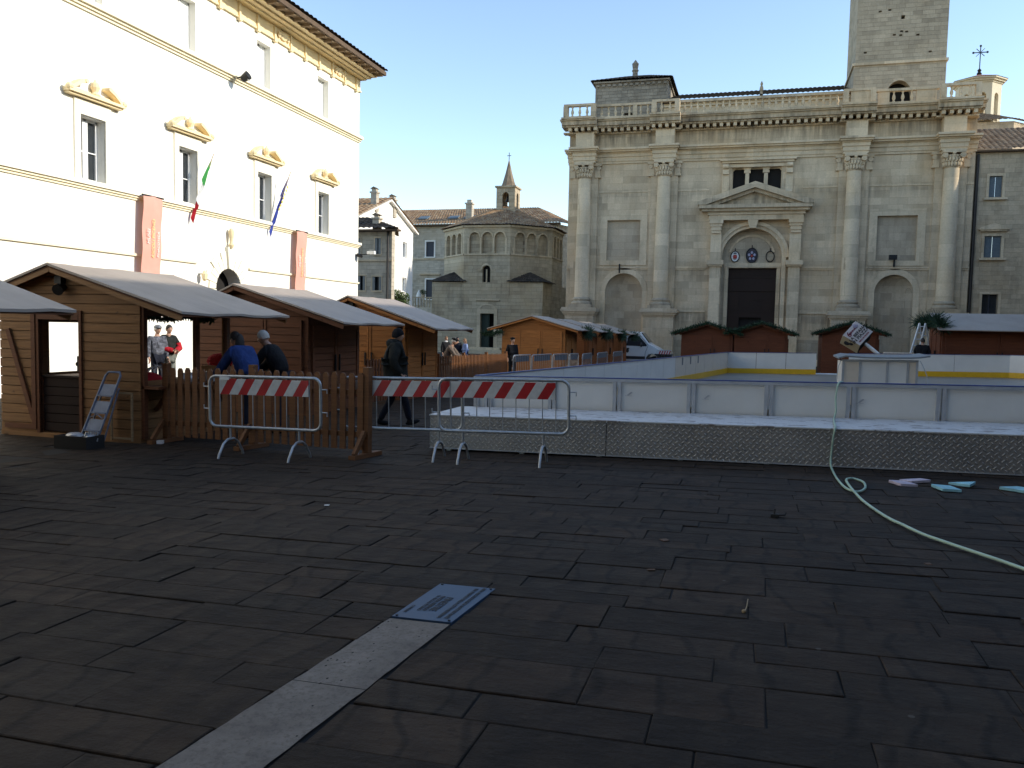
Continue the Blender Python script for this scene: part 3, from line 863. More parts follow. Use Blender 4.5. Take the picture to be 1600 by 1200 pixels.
# thin string
for a,b in ((-13.42,-3.3),(2.95,13.4)):
    MB().box(a,b,YC-.12,YC+.02,6.12,6.22).box(a,b,YC-.06,YC+.02,6.0,6.12).build('string_course', TR, cat)
    MB().box(a,b,YC-.04,YC+.02,11.55,11.63).build('string_course', TR, cat)
for a,b in ((-13.42,-10.9),(-7.38,-3.3),(2.95,7.36),(10.56,13.4)):
    MB().box(a,b,YC-.08,YC+.02,3.0,3.12).build('string_course', TR, cat)
    MB().box(a,b,YC-.05,YC+.02,-1,1.2).build('plinth', M['base'], cat)
# columns
CX = [-12.15,-6.42,6.12,11.97]
ev = [(13.62,13.78,.10),(13.78,14.08,.16),(14.08,14.32,.24),(14.32,14.40,.32),(14.40,14.52,.50),(14.52,14.66,.62)]
for ci,x in enumerate(CX):
    MB().box(x-.95,x+.95,YC-.22,YC+.02,3.2,13.62).build('pilaster', F_, cat)
    prof = [(.53-.085*(i/10)**1.5, 3.95+i*.86) for i in range(11)]
    c = MB().lathe(prof,x,YC-.42,0,28).build('column', M['column'], cat, smooth=50)
    MB().lathe([(.74,3.42),(.76,3.5),(.74,3.6),(.62,3.66),(.60,3.72),(.66,3.76),(.66,3.84),(.57,3.9),(.54,3.95)],x,YC-.42,0,28).box(x-.8,x+.8,YC-1.2,YC-.2,3.2,3.42).build('column_base', M['base'], c, smooth=40)
    k = MB().lathe([(.46,12.52),(.52,12.55),(.46,12.6),(.45,12.8),(.52,13.1),(.60,13.3)],x,YC-.42,0,24)
    k.box(x-.68,x+.68,YC-1.08,YC-.1,13.42,13.62)
    for row,(zz,rr,nn,o) in enumerate(((12.62,.50,9,0),(12.92,.55,9,.35))):
        for i in range(nn):
            a = PI+PI*(i+o)/nn
            k.ell((x+rr*math.cos(a),YC-.42+rr*math.sin(a),zz+.14),(.09,.09,.19),8,6)
            k.ell((x+(rr+.09)*math.cos(a),YC-.42+(rr+.09)*math.sin(a),zz+.29),(.06,.06,.05),6,5)
    for sx in (-1,1):
        k.cyl((x+sx*.52,YC-1.02,13.27),(x+sx*.52,YC-.5,13.27),.17,n=14)
        k.cyl((x+sx*.52,YC-1.06,13.27),(x+sx*.52,YC-1.0,13.27),.07,n=10)
        k.cyl((x+sx*1.0,YC-.3,13.3),(x+sx*1.0,YC-.1,13.3),.16,n=12).box(x+sx*.72,x+sx*1.15,YC-.3,YC,12.62,12.74).box(x+sx*.7,x+sx*1.2,YC-.34,YC,13.45,13.62)
        k.box(x+sx*.72,x+sx*1.08,YC-.28,YC,12.74,13.14)
    k.ell((x,YC-1.02,13.42),(.12,.08,.13),8,6)
    k.build('capital', TR, c, smooth=45)
    xl,xr = x-1.05,x+1.05
    p = MB().box(xl,xr,YC-1.25,YC,-.9,2.7).box(xl-.06,xr+.06,YC-1.31,YC,-.9,.1).box(xl-.06,xr+.06,YC-1.31,YC,2.62,2.74).box(xl-.16,xr+.16,YC-1.42,YC,2.74,2.9).box(xl-.27,xr+.27,YC-1.52,YC,2.9,3.06).box(xl-.22,xr+.22,YC-1.46,YC,3.06,3.2)
    p.build('pedestal', M['base2'], cat)
# entablature with breaks over the columns
m = MB()
for z0,z1,d in ev:
    m.box(-13.42-d*.4,13.4+d*.4,YC-d,YC+.02,z0,z1)
    for x in CX: m.box(x-.72-d*.55,x+.72+d*.55,YC-.72-d,YC-d,z0,z1)
m.build('entablature', TR, cat)
for x in CX: MB().box(x-.66,x+.66,YC-.8,YC,14.66,15.74).build('attic_block', TR, cat)
BRK = [(-13.75,-11.25),(-7.45,-5.35),(5.05,7.2),(10.85,13.35)]
m = MB()
for z0,z1,d in ((15.74,15.84,.18),(16.08,16.2,.72),(16.2,16.5,.86),(16.5,16.6,.98),(16.6,16.72,1.08)):
    m.box(-13.42-d*.5,13.4+d*.3,YC-d,YC+.02,z0,z1)
    for a,b in BRK: m.box(a,b,YC-d-.55,YC-d,z0,z1)
m.build('cornice', M['cornice'], cat)
m = MB(); x = -13.3
while x < 13.3:
    br = any(a+.1 < x+.1 < b-.1 for a,b in BRK)
    m.box(x,x+.22,YC-.62-(.55 if br else 0),YC-.1,15.84,16.08); x += .46
m.build('modillion', TR, cat)
# balustrade
bal = MB()
def rail(x0,x1,yy):
    bal.box(x0,x1,yy-.16,yy+.16,16.72,16.84).box(x0,x1,yy-.17,yy+.17,17.54,17.70)
BY = YC-.62
piers = []
for a,b in BRK:
    yy = BY-.5
    rail(a+.1,b-.1,yy)
    for px in (a+.25,b-.25): bal.box(px-.17,px+.17,yy-.19,yy+.19,16.84,17.54)
for (a,b),(c,d) in zip(BRK,BRK[1:]): rail(b-.1,c+.1,BY)
bal.box(BRK[1][0]-1.3,BRK[1][0]-1.0,BY-.14,BY+.14,16.84,17.54)
bal.box(7.3,8.0,BY-.1,BY+.1,16.84,17.54).box(9.6,10.8,BY-.1,BY+.1,16.84,17.54).box(5.6,6.9,BY-.6,BY-.4,16.84,17.54)
balo = bal.build('balustrade', M['cornice'], cat)
bprof = [(.09,0),(.09,.06),(.05,.1),(.11,.26),(.10,.36),(.045,.55),(.06,.6),(.085,.64),(.085,.7)]
proto = MB().lathe(bprof,0,0,0,10); first = None
spots = []
def fill(x0,x1,yy,step=.43):
    n = max(1,int((x1-x0)/step)); 
    for i in range(n): spots.append((x0+(i+.5)*(x1-x0)/n,yy))
fill(BRK[0][0]+.45,BRK[0][1]-.45,BY-.5); fill(BRK[0][1]+.0,BRK[1][0]-1.3,BY); fill(BRK[1][0]-1.0,BRK[1][0],BY)
fill(BRK[1][0]+.45,BRK[1][1]-.45,BY-.5); fill(BRK[1][1],BRK[2][0],BY); fill(8.0,9.6,BY,.5); fill(BRK[3][0]+.45,BRK[3][1]-.45,BY-.5)
b0 = proto.build('baluster', TR, balo, smooth=45, fix=True)
# the shape is stored around its own foot
b0.data.transform(Matrix.Translation(OFF[cat.name]))
base = Vector((0,0,16.84))-OFF[cat.name]
for i,(x,y) in enumerate(spots):
    o = b0 if i == 0 else b0.copy()
    if i: COL.objects.link(o); o.parent = balo
    o.location = Vector((x,y,0))+base
# portal
for a,b in ((-3.05,-2.32),(2.2,2.95)):
    m = MB().box(a,b,YC-.5,YC+.02,-.9,6.2).box(a-.12,b+.12,YC-.62,YC+.02,6.2,6.32).box(a-.2,b+.2,YC-.72,YC+.02,6.32,6.62).box(a-.0,b+.0,YC-.46,YC+.02,6.62,8.5)
    m.box(a+.05,b-.05,YC-.6,YC+.02,8.5,8.7).box(a+.02,b-.02,YC-.66,YC+.02,8.7,8.95).box(a-.04,b+.04,YC-.72,YC+.02,8.95,9.15).box(a-.1,b+.1,YC-.8,YC+.02,9.15,9.4)
    m.build('portal_pilaster', TR, cat)
m = MB().box(-3.2,3.05,YC-.62,YC+.02,9.4,9.75).box(-3.3,3.15,YC-.72,YC+.02,9.75,9.98)
m.box(-3.7,3.42,YC-.95,YC+.02,9.98,10.16).box(-3.9,3.56,YC-1.15,YC+.02,10.16,10.4)
ax = -.19
m.prism([(-3.25,YC-.55,10.4),(2.95,YC-.55,10.4),(ax,YC-.55,11.4)],(0,.57,0))
for sx,xe in ((-1,-3.98),(1,3.62)):
    m.prism([(xe,YC-1.2,10.4),(xe,YC-1.2,10.62),(ax,YC-1.2,11.92),(ax,YC-1.2,11.52),(xe+(.55 if sx<0 else -.55),YC-1.2,10.4)],(0,1.22,0))
    m.prism([(xe+(.5 if sx<0 else -.5),YC-.9,10.42),(ax,YC-.9,11.5),(ax,YC-.9,11.28),(xe+(1.3 if sx<0 else -1.3),YC-.9,10.42)],(0,.9,0))
m.build('portal_pediment', M['cornice'], cat)
m = MB().ring(T,pcx,psp,prr,prr+.22,-.1,.02,28).ring(T,pcx,psp,prr+.22,prr+.46,-.2,.02,28)
m.prism([(pcx-.22,YC-.5,8.85),(pcx+.22,YC-.5,8.85),(pcx+.36,YC-.6,9.4),(pcx-.36,YC-.6,9.4)],(0,.6,0))
for a,b in ((pcx-prr-.46,pcx-prr),(pcx+prr,pcx+prr+.28)): m.box(a,b,YC-.18,YC+.02,-.9,psp)
m.build('archivolt', TR, cat, smooth=30)
TD = TX(YC+.62)
m = MB().wall(TD,pcx-prr-.1,pcx+prr+.1,-1,psp+prr+.1,.4,[(-1.78,1.47,-1,6.17)])
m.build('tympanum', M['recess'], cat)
m = MB().box(-2.1,1.75,YC+.5,YC+.62,6.2,6.52).box(-2.05,-1.8,YC+.55,YC+.62,-1,6.2).box(1.49,1.72,YC+.55,YC+.62,-1,6.2)
m.ring(TX(YC+.55),pcx,psp+.05,1.45,1.6,0,.07,24,.25,PI-.25)
m.build('door_frame', TR, cat)
d = MB()
dy = YC+.85
d.box(-1.78,1.47,dy,dy+.08,4.6,6.17)
for a,b in ((-1.78,-.95),(.55,1.47)): d.box(a,b,dy,dy+.08,-.9,4.6)
d.box(-.95,.55,dy+.02,dy+.08,2.7,4.6)
for k in range(4):
    for a,b in ((-1.68,-1.02),(.62,1.38)): d.box(a,b,dy-.03,dy,-.4+k*1.2,.55+k*1.2)
d.box(-1.78,1.47,dy-.06,dy,4.55,4.7).box(-1.78,1.47,dy-.05,dy,5.5,5.6)
for k in range(9): d.box(-1.6+k*.34,-1.38+k*.34,dy-.04,dy,5.66,6.0)
d.box(-.15,1.2,dy-.02,dy+.02,3.9,3.96).box(-.15,1.2,dy-.02,dy+.02,3.1,3.16)
d = d.build('door', M['door_wood'], cat)
MB().box(-1.9,1.6,dy+.3,dy+2.5,-1,6.3).build('doorway_interior', M['dark'], d)
# three-light window above the portal
m = MB()
TW = TX(YC+.25)
m.box(-1.78,-1.72,YC+.2,YC+.5,11.4,13.08).box(1.5,1.55,YC+.2,YC+.5,11.4,13.08)
m.box(-1.72,1.5,YC+.22,YC+.44,11.4,11.46).box(-1.72,1.5,YC+.38,YC+.46,13.0,13.08)
for x in (-.76,.49):
    m.box(x-.13,x+.13,YC+.14,YC+.36,11.4,12.7); m.box(x-.22,x+.22,YC+.1,YC+.4,12.72,12.86).prism([(x-.3,YC+.1,13.08),(x+.3,YC+.1,13.08),(x+.15,YC+.1,12.86),(x-.15,YC+.1,12.86)],(0,.3,0))
for a,b in ((-1.72,-.89),(-.63,.36),(.62,1.5)):
    m.prism([(a,YC+.2,13.08),(a+.2,YC+.2,13.08),(a,YC+.2,12.85)],(0,.2,0)).prism([(b,YC+.2,13.08),(b,YC+.2,12.85),(b-.2,YC+.2,13.08)],(0,.2,0))
wn = m.build('window', TR, cat)
MB().box(-1.9,1.7,YC+.5,YC+.6,11.3,13.2).build('pane', M['dark'], wn)
m = MB().box(-2.45,2.3,YC-.25,YC+.02,13.35,13.5).box(-2.6,2.45,YC-.38,YC+.02,13.5,13.64).box(-2.1,1.9,YC-.12,YC+.02,13.08,13.3)
for sx,x in ((-1,-2.2),(1,2.03)):
    m.box(x-.24,x+.24,YC-.1,YC+.02,11.2,13.35); m.cyl((x-.2,YC-.2,13.15),(x+.2,YC-.2,13.15),.16,n=10).cyl((x-.2,YC-.14,11.35),(x+.2,YC-.14,11.35),.12,n=10).box(x-.2,x+.2,YC-.3,YC+.02,12.6,12.9)
m.build('window_surround', TR, cat)
# attic behind the balustrade, its roof and the corner turret
m = MB().box(-6.9,6.4,YC+2.2,YC+2.8,16.7,18.35); m.box(-6.9,6.4,YC+2.05,YC+2.2,18.0,18.12)
m.build('nave_wall', M['facade'], cat)
MB().tiles((-7.1,YC+1.75,18.42),(6.5,YC+1.75,18.42),(6.5,YC+10,21),(-7.1,YC+10,21)).build('nave_roof', M['tile_dark'], cat)
MB().box(-7.1,6.5,YC+1.8,YC+2.3,18.3,18.42).build('eave_board', M['eave'], cat)
MB().lathe([(.12,0),(.09,.3),(.14,.45),(.12,.6),(.06,.75),(.1,.85),(.02,1.05)],-.05,YC+2.3,18.5,8).build('finial', M['tower'], cat)
tx0,tx1,ty0,ty1 = -12.2,-6.75,YC+3,YC+9
t_ = MB().wall(TX(ty0),tx0,tx1,16,20.25,.5,[(-9.95,-9.05,16,18.0)]).box(tx0,tx0+.5,ty0+.5,ty1,16,20.25).box(tx1-.5,tx1,ty0+.5,ty1,16,20.25).box(tx0+.5,tx1-.5,ty1-.5,ty1,16,20.25)
for i in range(13):
    t_.box(tx0+.1+i*.42,tx0+.34+i*.42,ty0-.14,ty0,20.0,20.18)
t_.box(tx0-.12,tx1+.12,ty0-.2,ty1+.1,20.25,20.36)
tq = t_.build('turret', M['grey_stone'], cat)
MB().box(-10,-9,ty0+.5,ty0+.6,16,18.1).build('doorway', M['dark'], tq)
MB().box(-9.62,-9.5,ty0-.02,ty0+.1,16,18.0).build('door_post', M['trim'], tq)
ap = ((tx0+tx1)/2+.3,(ty0+ty1)/2,21.6)
r_ = MB()
e = .35
for a,b in (((tx0-e,ty0-e),(tx1+e,ty0-e)),((tx1+e,ty0-e),(tx1+e,ty1+e)),((tx1+e,ty1+e),(tx0-e,ty1+e)),((tx0-e,ty1+e),(tx0-e,ty0-e))):
    r_.tiles((a[0],a[1],20.4),(b[0],b[1],20.4),ap,ap)
r_.build('roof', M['tile_dark'], tq)
MB().lathe([(.22,-.2),(.2,.3),(.27,.42),(.2,.55),(.24,.8),(.26,.95),(.16,1.05),(.02,1.25)],ap[0]-.3,ap[1]-1.2,21.2,10).build('finial', M['grey_stone'], tq)
# wide steps in front of the portal
m = MB()
for k in range(3): m.box(-4.6-.35*(2-k),4.4+.35*(2-k),YC-1.6-.4*(2-k),YC-1.2-.4*(2-k) if k<2 else YC-.5,-.6+k*.16-.2,-.6+(k+1)*.16)
m.build('steps', TR, cat)
# painted oval coats of arms in the tympanum
def oval(x,z,w,h,matname,label):
    t = thing('coat_of_arms', label, 'coat of arms', (x,YC+.55,z))
    c = MB(); pts=[]
    n=24
    for i in range(n): a=2*PI*i/n; pts.append((x+w*math.cos(a),YC+.53,z+h*math.sin(a)))
    if matname:
        c.prism(pts,(0,.06,0)); c.build('shield', M[matname], t)
    rg = MB().tube([(x+(w+.01)*math.cos(2*PI*i/n),YC+.53,z+(h+.01)*math.sin(2*PI*i/n)) for i in range(n+1)],.035,6,False); rg.build('frame', M['iron'], t)
    MB().cyl((x,YC+.53,z+h),(x,YC+.56,z+h+.22),.03).build('hanger', M['iron'], t)
    return t
yq = YC+.5
t = oval(-1.37,6.98,.27,.36,'white','white oval coat of arms with a red device, left over the portal door')
MB().box(-1.50,-1.24,yq-.01,yq+.02,6.84,7.06).box(-1.45,-1.28,yq-.01,yq+.02,7.06,7.10).build('device', M['red_paint'], t)
MB().prism([(-1.5,yq-.01,7.16),(-1.24,yq-.01,7.16),(-1.30,yq-.01,7.26),(-1.44,yq-.01,7.26)],(0,.03,0)).box(-1.46,-1.28,yq-.01,yq+.02,6.78,6.81).build('device', M['shutter_blue'], t)
t = oval(-.23,7.05,.37,.50,'navy','dark oval coat of arms with a pale star-like emblem, centre over the portal door')
for i in range(5):
    a = PI/2+i*2*PI/5
    MB().ell((-.23+.19*math.cos(a),yq,7.02+.23*math.sin(a)),(.085,.02,.10),8,6).build('petal', M['violet'], t)
MB().ell((-.23,yq-.02,7.02),(.07,.02,.08),8,6).build('boss', M['red_paint'], t)
t = oval(1.0,6.97,.26,.36,None,'empty oval iron ring with a faded shield, right over the portal door')
MB().prism([(.88,yq+.03,6.86),(1.12,yq+.03,6.86),(1.12,yq+.03,6.78),(1.0,yq+.03,6.68),(.88,yq+.03,6.78)],(0,.04,0)).build('shield', M['recess'], t)
# floodlight on the string course
t = thing('post_floodlight','dark square floodlight on a short post above the right niche of the cathedral','floodlight',(8.85,YC-.2,6.2))
MB().box(8.83,8.93,YC-.22,YC-.12,6.2,6.72).build('post', M['iron'], t)
MB().box(8.53,9.03,YC-.42,YC-.16,6.66,6.98).build('housing', M['iron'], t, bevel=.02)
t = thing('spout_pipe','thin dark metal spout standing above the left niche of the cathedral','pipe',(-9.45,YC-.15,5.9))
MB().cyl((-9.45,YC-.2,5.75),(-9.45,YC-.2,6.35),.05).build('pipe', M['iron'], t); MB().cyl((-9.45,YC-.2,6.35),(-9.45,YC+.02,6.4),.05).build('elbow', M['iron'], t)

# ------------------------------------------------------------------ bell tower
YT = 61.2
tw = thing('bell_tower','tall square stone bell tower rising behind the right half of the balustrade','tower',(8.75,YT,16))
T = TX(YT)
m = MB()
hx = 8.82
m.wall(T,5.93,11.62,15,19.85,.8,[(7.98,9.64,16.0,18.75)]).archfill(T,7.98,9.64,17.55,18.75,.8,k=.85)
m.box(5.93,6.73,YT+.8,YT+5.7,15,19.85).box(10.82,11.62,YT+.8,YT+5.7,15,19.85)
hl = [(8.72,8.95,22.75,23.0)]+[(x-.1,x+.1,z-.05,z+.06) for x,z in ((8.35,21.75),(8.8,21.95),(8.75,21.7),(9.1,21.9),(9.8,21.65),(6.6,20.7),(8.0,23.4),(7.4,23.35),(10.6,20.5),(9.4,24.2))]
m.wall(T,6.0,11.6,20.02,40,.8,hl)
m.box(6.0,6.8,YT+.8,YT+5.6,20.02,40).box(10.8,11.6,YT+.8,YT+5.6,20.02,40).box(6.8,10.8,YT+4.8,YT+5.6,15,40)
m.build('shaft', M['tower'], tw)
MB().box(5.82,11.72,YT-.12,YT+5.7,19.85,20.02).build('string_course', M['trim'], tw)
MB().box(6.9,10.7,YT+.9,YT+1.0,15,24.5).build('interior', M['dark'], tw)
MB().ring(T,8.81,17.55,.83,1.1,-.03,.02,18,sq=1.44).build('arch_ring', M['tower'], tw)
MB().tiles((5.6,YT-.4,40),(12,YT-.4,40),(8.8,YT+2.8,46),(8.8,YT+2.8,46)).tiles((12,YT-.4,40),(12,YT+6,40),(8.8,YT+2.8,46),(8.8,YT+2.8,46)).tiles((12,YT+6,40),(5.6,YT+6,40),(8.8,YT+2.8,46),(8.8,YT+2.8,46)).tiles((5.6,YT+6,40),(5.6,YT-.4,40),(8.8,YT+2.8,46),(8.8,YT+2.8,46)).build('roof', M['tile_dark'], tw)

# ------------------------------------------------------------------ stone building right of the cathedral
sp = thing('side_palazzo','plain stone building with grey-blue shutters adjoining the right of the cathedral','building',(18,YC+.4,-.4))
YS = 60.4; T = TX(YS)
ws = [(14.38,15.14,10.74,12.09),(14.3,15.28,6.86,8.24),(14.36,15.3,2.9,4.47),(18.4,19.2,10.74,12.09),(18.3,19.3,6.86,8.24),(18.4,19.4,2.9,4.47)]
m = MB().wall(T,13.45,27,-.8,13.7,.5,ws).box(26.5,27,YS+.5,YS+12,-.8,13.7); m.build('wall', M['side_stone'], sp)
for i,(a,b,c,d_) in enumerate(ws):
    w = MB().box(a-.16,a,YS-.05,YS+.02,c-.05,d_+.16).box(b,b+.16,YS-.05,YS+.02,c-.05,d_+.16).box(a,b,YS-.05,YS+.02,d_,d_+.16).box(a-.3,b+.3,YS-.22,YS+.02,c-.18,c-.05)
    if i in (1,4):
        w.box(a-.3,b+.3,YS-.18,YS+.02,d_+.3,d_+.4).prism([(a-.42,YS-.25,d_+.4),(b+.42,YS-.25,d_+.4),(b+.3,YS-.25,d_+.55),((a+b)/2,YS-.25,d_+.82),(a-.3,YS-.25,d_+.55)],(0,.27,0))
    w = w.build('window', M['trim'], sp)
    if i%3 < 2:
        mm = MB()
        for s0,s1 in ((a,(a+b)/2-.01),((a+b)/2+.01,b)):
            mm.box(s0,s1,YS+.12,YS+.16,c,d_)
            for k in range(12): mm.box(s0+.06,s1-.06,YS+.1,YS+.12,c+.08+k*(d_-c-.12)/12,c+.12+k*(d_-c-.12)/12)
        mm.build('shutter', M['shutter_blue'], w)
    else:
        MB().box(a,b,YS+.3,YS+.34,c,d_).build('pane', M['glass'], w)
        MB().box((a+b)/2-.03,(a+b)/2+.03,YS+.22,YS+.28,c,d_).build('mullion', M['shutter_dark'], w)
MB().tiles((13.2,YS-.4,13.72),(27.3,YS-.4,13.72),(27.3,YS+5,16.2),(13.2,YS+5,16.2)).build('roof', M['tile_grey'], sp)
MB().box(13.3,27.2,YS-.35,YS+.2,13.6,13.7).build('eave_board', M['eave'], sp)
MB().cyl((13.62,YS-.12,-.6),(13.62,YS-.12,13.5),.1,n=8).build('downpipe', M['lead'], sp)
# drum and lantern behind
dr = thing('church_lantern','small pale lantern turret with a cross on a tiled drum behind the right roofline','lantern turret',(16.3,72,13))
YD = 68.0
MB().wall(TX(YD),13.3,17.55,14,17.3,.4).prism([(17.55,YD,14),(17.55,YD,17.3),(21.5,YD+4,17.3),(21.5,YD+4,14)],(-.3,.4,0)).build('drum_wall', M['side_stone'], dr)
MB().tiles((13.0,YD-.3,17.35),(17.7,YD-.3,17.35),(16.4,YD+4.5,19.0),(14.8,YD+4.5,19.0)).tiles((17.7,YD-.3,17.35),(22,YD+4,17.35),(17,YD+4.6,19.0),(16.4,YD+4.5,19.0)).build('drum_roof', M['tile_grey'], dr)
YL = 72.0; lcx, lcy, lr = 16.35, YL+1.6, 1.62
lt = MB()
for k in range(8):
    a0 = PI/8+k*PI/4-PI/2; a1 = a0+PI/4
    A = Vector((lcx+lr*math.cos(a0),lcy+lr*math.sin(a0),0)); B = Vector((lcx+lr*math.cos(a1),lcy+lr*math.sin(a1),0))
    tdir = (B-A).normalized(); nrm = Vector((tdir.y,-tdir.x,0)); L = (B-A).length
    TT = lambda u,d,v,A=A,tdir=tdir,nrm=nrm: tuple(A+tdir*u-nrm*d+Vector((0,0,v)))
    lt.wall(TT,0,L,18,21.3,.22,[(L*.3,L*.7,18.4,20.55)]).archfill(TT,L*.3,L*.7,20.3,20.55,.22,8)
lt.build('lantern_wall', M['lantern'], dr)
q = MB()
for z0,z1,r in ((21.3,21.42,1.7),(21.42,21.56,1.85),(21.56,21.66,2.0)):
    q.prism([(lcx+r*math.cos(PI/8+k*PI/4),lcy+r*math.sin(PI/8+k*PI/4),z0) for k in range(8)],(0,0,z1-z0))
q.build('lantern_cornice', M['lantern'], dr)
q = MB(); n=8
q.v = [(lcx+2.05*math.cos(PI/8+k*PI/4),lcy+2.05*math.sin(PI/8+k*PI/4),21.68) for k in range(8)]+[(lcx,lcy,22.3)]
q.f = [(k,(k+1)%8,8) for k in range(8)]
q.build('lantern_roof', M['felt_warm'], dr)
c = MB().lathe([(.12,0),(.2,.15),(.1,.3),(.16,.42),(.05,.55)],lcx,lcy,22.2,8).build('finial', M['iron'], dr)
q = MB().bar((lcx,lcy,22.7),(lcx,lcy,24.5),.06,.06).bar((lcx-.5,lcy,24.0),(lcx+.5,lcy,24.0),.06,.06)
for dx,dz in ((-.5,24.0),(.5,24.0),(0,24.5)):
    q.ell((lcx+dx,lcy,dz),(.09,.05,.09),8,6)
for sx in (-1,1):
    for sz in (-1,1): q.bar((lcx+sx*.06,lcy,24+sz*.06),(lcx+sx*.3,lcy,24+sz*.3),.04,.04)
q.build('cross', M['iron'], dr)

# ------------------------------------------------------------------ baptistery
YB = 72.0
bp = thing('baptistery','octagonal stone baptistery with blind arches on a square base beyond the huts','baptistery',(-23.5,YB,-.9))
bx0,bx1 = -28.95,-18.25; bc = (bx0+bx1)/2; by = YB+5.35
T = TX(YB)
m = MB().wall(T,bx0,bx1,-1.2,5.72,1.0,[(-24.13,-22.8,-1.2,2.85)]).box(bx0,bx0+1,YB+1,YB+10.7,-1.2,5.72).box(bx1-1,bx1,YB+1,YB+10.7,-1.2,5.72).box(bx0+1,bx1-1,YB+9.7,YB+10.7,-1.2,5.72)
m.box(bx0-.06,bx1+.06,YB-.08,YB-.001,-1.2,-.3)
m.build('square_base', M['bapt'], bp)
m = MB().ring(T,-23.47,3.35,.62,.86,-.04,.02,14,sq=.45).box(-24.45,-24.13,YB-.05,YB+.02,-1,3.3).box(-22.8,-22.48,YB-.05,YB+.02,-1,3.3).box(-24.45,-22.48,YB-.06,YB+.02,2.86,3.25).box(-24.6,-22.3,YB-.16,YB+.02,4.05,4.12)
m.build('door_surround', M['trim'], bp)
d = MB().box(-24.13,-23.35,YB+.35,YB+.42,-.8,2.85); d.box(-24.05,-23.42,YB+.32,YB+.35,-.5,1.0).box(-24.05,-23.42,YB+.32,YB+.35,1.2,2.7)
d = d.build('door', M['green_door'], bp)
MB().box(-24.3,-22.7,YB+1.02,YB+1.1,-1,3).build('doorway_interior', M['dark'], bp)
MB().box(-24.9,-22.0,YB-.7,YB-.1,-1.0,-.25).box(-25.2,-21.7,YB-1.1,YB-.7,-1.0,-.45).build('steps', M['trim'], bp)
ro = 5.35/math.cos(PI/8)
walls = MB(); back = MB(); ledge = MB()
ozs, oz1 = 4.5, 10.9
for k in range(8):
    a0 = -PI/2-PI/8+k*PI/4; a1 = a0+PI/4
    A = Vector((bc+ro*math.cos(a0),by+ro*math.sin(a0),0)); B = Vector((bc+ro*math.cos(a1),by+ro*math.sin(a1),0))
    tdir = (B-A).normalized(); nrm = Vector((tdir.y,-tdir.x,0)); L = (B-A).length
    TT = lambda u,d,v,A=A,tdir=tdir,nrm=nrm: tuple(A+tdir*u-nrm*(d-.02)+Vector((0,0,v)))
    ars = []
    for i in range(3):
        c = L*(.225+.275*i); ars.append((c-.47,c+.47,8.35,10.28))
    hs = list(ars)
    if k == 0: hs.append((L/2-.4-.0,L/2+.36,5.6,7.25))
    walls.wall(TT,0,L,ozs,oz1,.5,hs)
    for a,b,c0,c1 in ars:
        walls.archfill(TT,a,b,9.81,10.28,.5,12)
        back.add([TT(a-.1,.3,8.2),TT(b+.1,.3,8.2),TT(b+.1,.3,10.4),TT(a-.1,.3,10.4)],[(0,1,2,3)])
        ledge.ring(TT,(a+b)/2,9.81,.47,.6,-.04,.02,12)
    for i in range(4):
        c = L*(.0875+.275*i)
        ledge.box(0,0,0,0,0,0) if False else None
        for q in ((-.07,.07),): ledge.add([TT(c-.07,-.05,8.3),TT(c+.07,-.05,8.3),TT(c+.07,-.05,9.75),TT(c-.07,-.05,9.75),TT(c-.07,.05,8.3),TT(c+.07,.05,8.3),TT(c+.07,.05,9.75),TT(c-.07,.05,9.75)],[(0,1,2,3),(0,3,7,4),(1,5,6,2)])
    ledge.add([TT(0,-.1,8.2),TT(L,-.1,8.2),TT(L,-.1,8.32),TT(0,-.1,8.32),TT(0,.02,8.2),TT(L,.02,8.2),TT(L,.02,8.32),TT(0,.02,8.32)],[(0,1,2,3),(3,2,6,7),(0,4,5,1)])
    ledge.add([TT(-.05,-.16,10.72),TT(L+.05,-.16,10.72),TT(L+.05,-.16,10.9),TT(-.05,-.16,10.9),TT(0,.02,10.72),TT(L,.02,10.72),TT(L,.02,10.9),TT(0,.02,10.9)],[(0,1,2,3),(3,2,6,7),(0,4,5,1)])
    if k == 0:
        walls.archfill(TT,L/2-.4,L/2+.36,6.87,7.25,.5,10)
        MB().box(bc-.6,bc+.6,YB+.35,YB+.4,5.5,7.3).build('window_light', M['dark'], bp)
        MB().ring(TT,L/2-.02,6.87,.40,.56,-.05,.02,12).box(bc-.9,bc-.5,YB-.08,YB,6.78,6.88).box(bc+.46,bc+.86,YB-.08,YB,6.78,6.88).box(bc-.1,bc+.02,YB+.1,YB+.2,5.6,6.9).build('window_surround', M['trim'], bp)
walls.build('octagon_wall', M['bapt'], bp)
back.build('blind_arcade', M['bapt'], bp, fix=False)
ledge.build('arcade_moulding', M['trim'], bp)
r_ = MB(); re = ro+.45; apx = (bc,by,13.5)
for k in range(8):
    a0 = -PI/2-PI/8+k*PI/4; a1 = a0+PI/4
    r_.tiles((bc+re*math.cos(a0),by+re*math.sin(a0),10.92),(bc+re*math.cos(a1),by+re*math.sin(a1),10.92),apx,apx,per=.3)
r_.build('roof', M['tile'], bp)
for sx in (-1,1):     # little hipped roofs over the corners of the base
    for sy in (-1,):
        cx = bx0 if sx < 0 else bx1
        inner = cx - sx*3.5
        q = MB()
        ap_ = (cx - sx*2.1, YB+1.9, 6.95)
        e = .25
        q.tiles((min(cx+sx*e,inner),YB-e,5.74),(max(cx+sx*e,inner),YB-e,5.74),ap_,ap_,per=.3)
        if sx > 0: q.tiles((cx+e,YB-e,5.74),(cx+e,YB+4,5.74),ap_,ap_,per=.3)
        else: q.tiles((cx-e,YB+4,5.74),(cx-e,YB-e,5.74),ap_,ap_,per=.3)
        q.build('corner_roof', M['tile_dark'], bp)
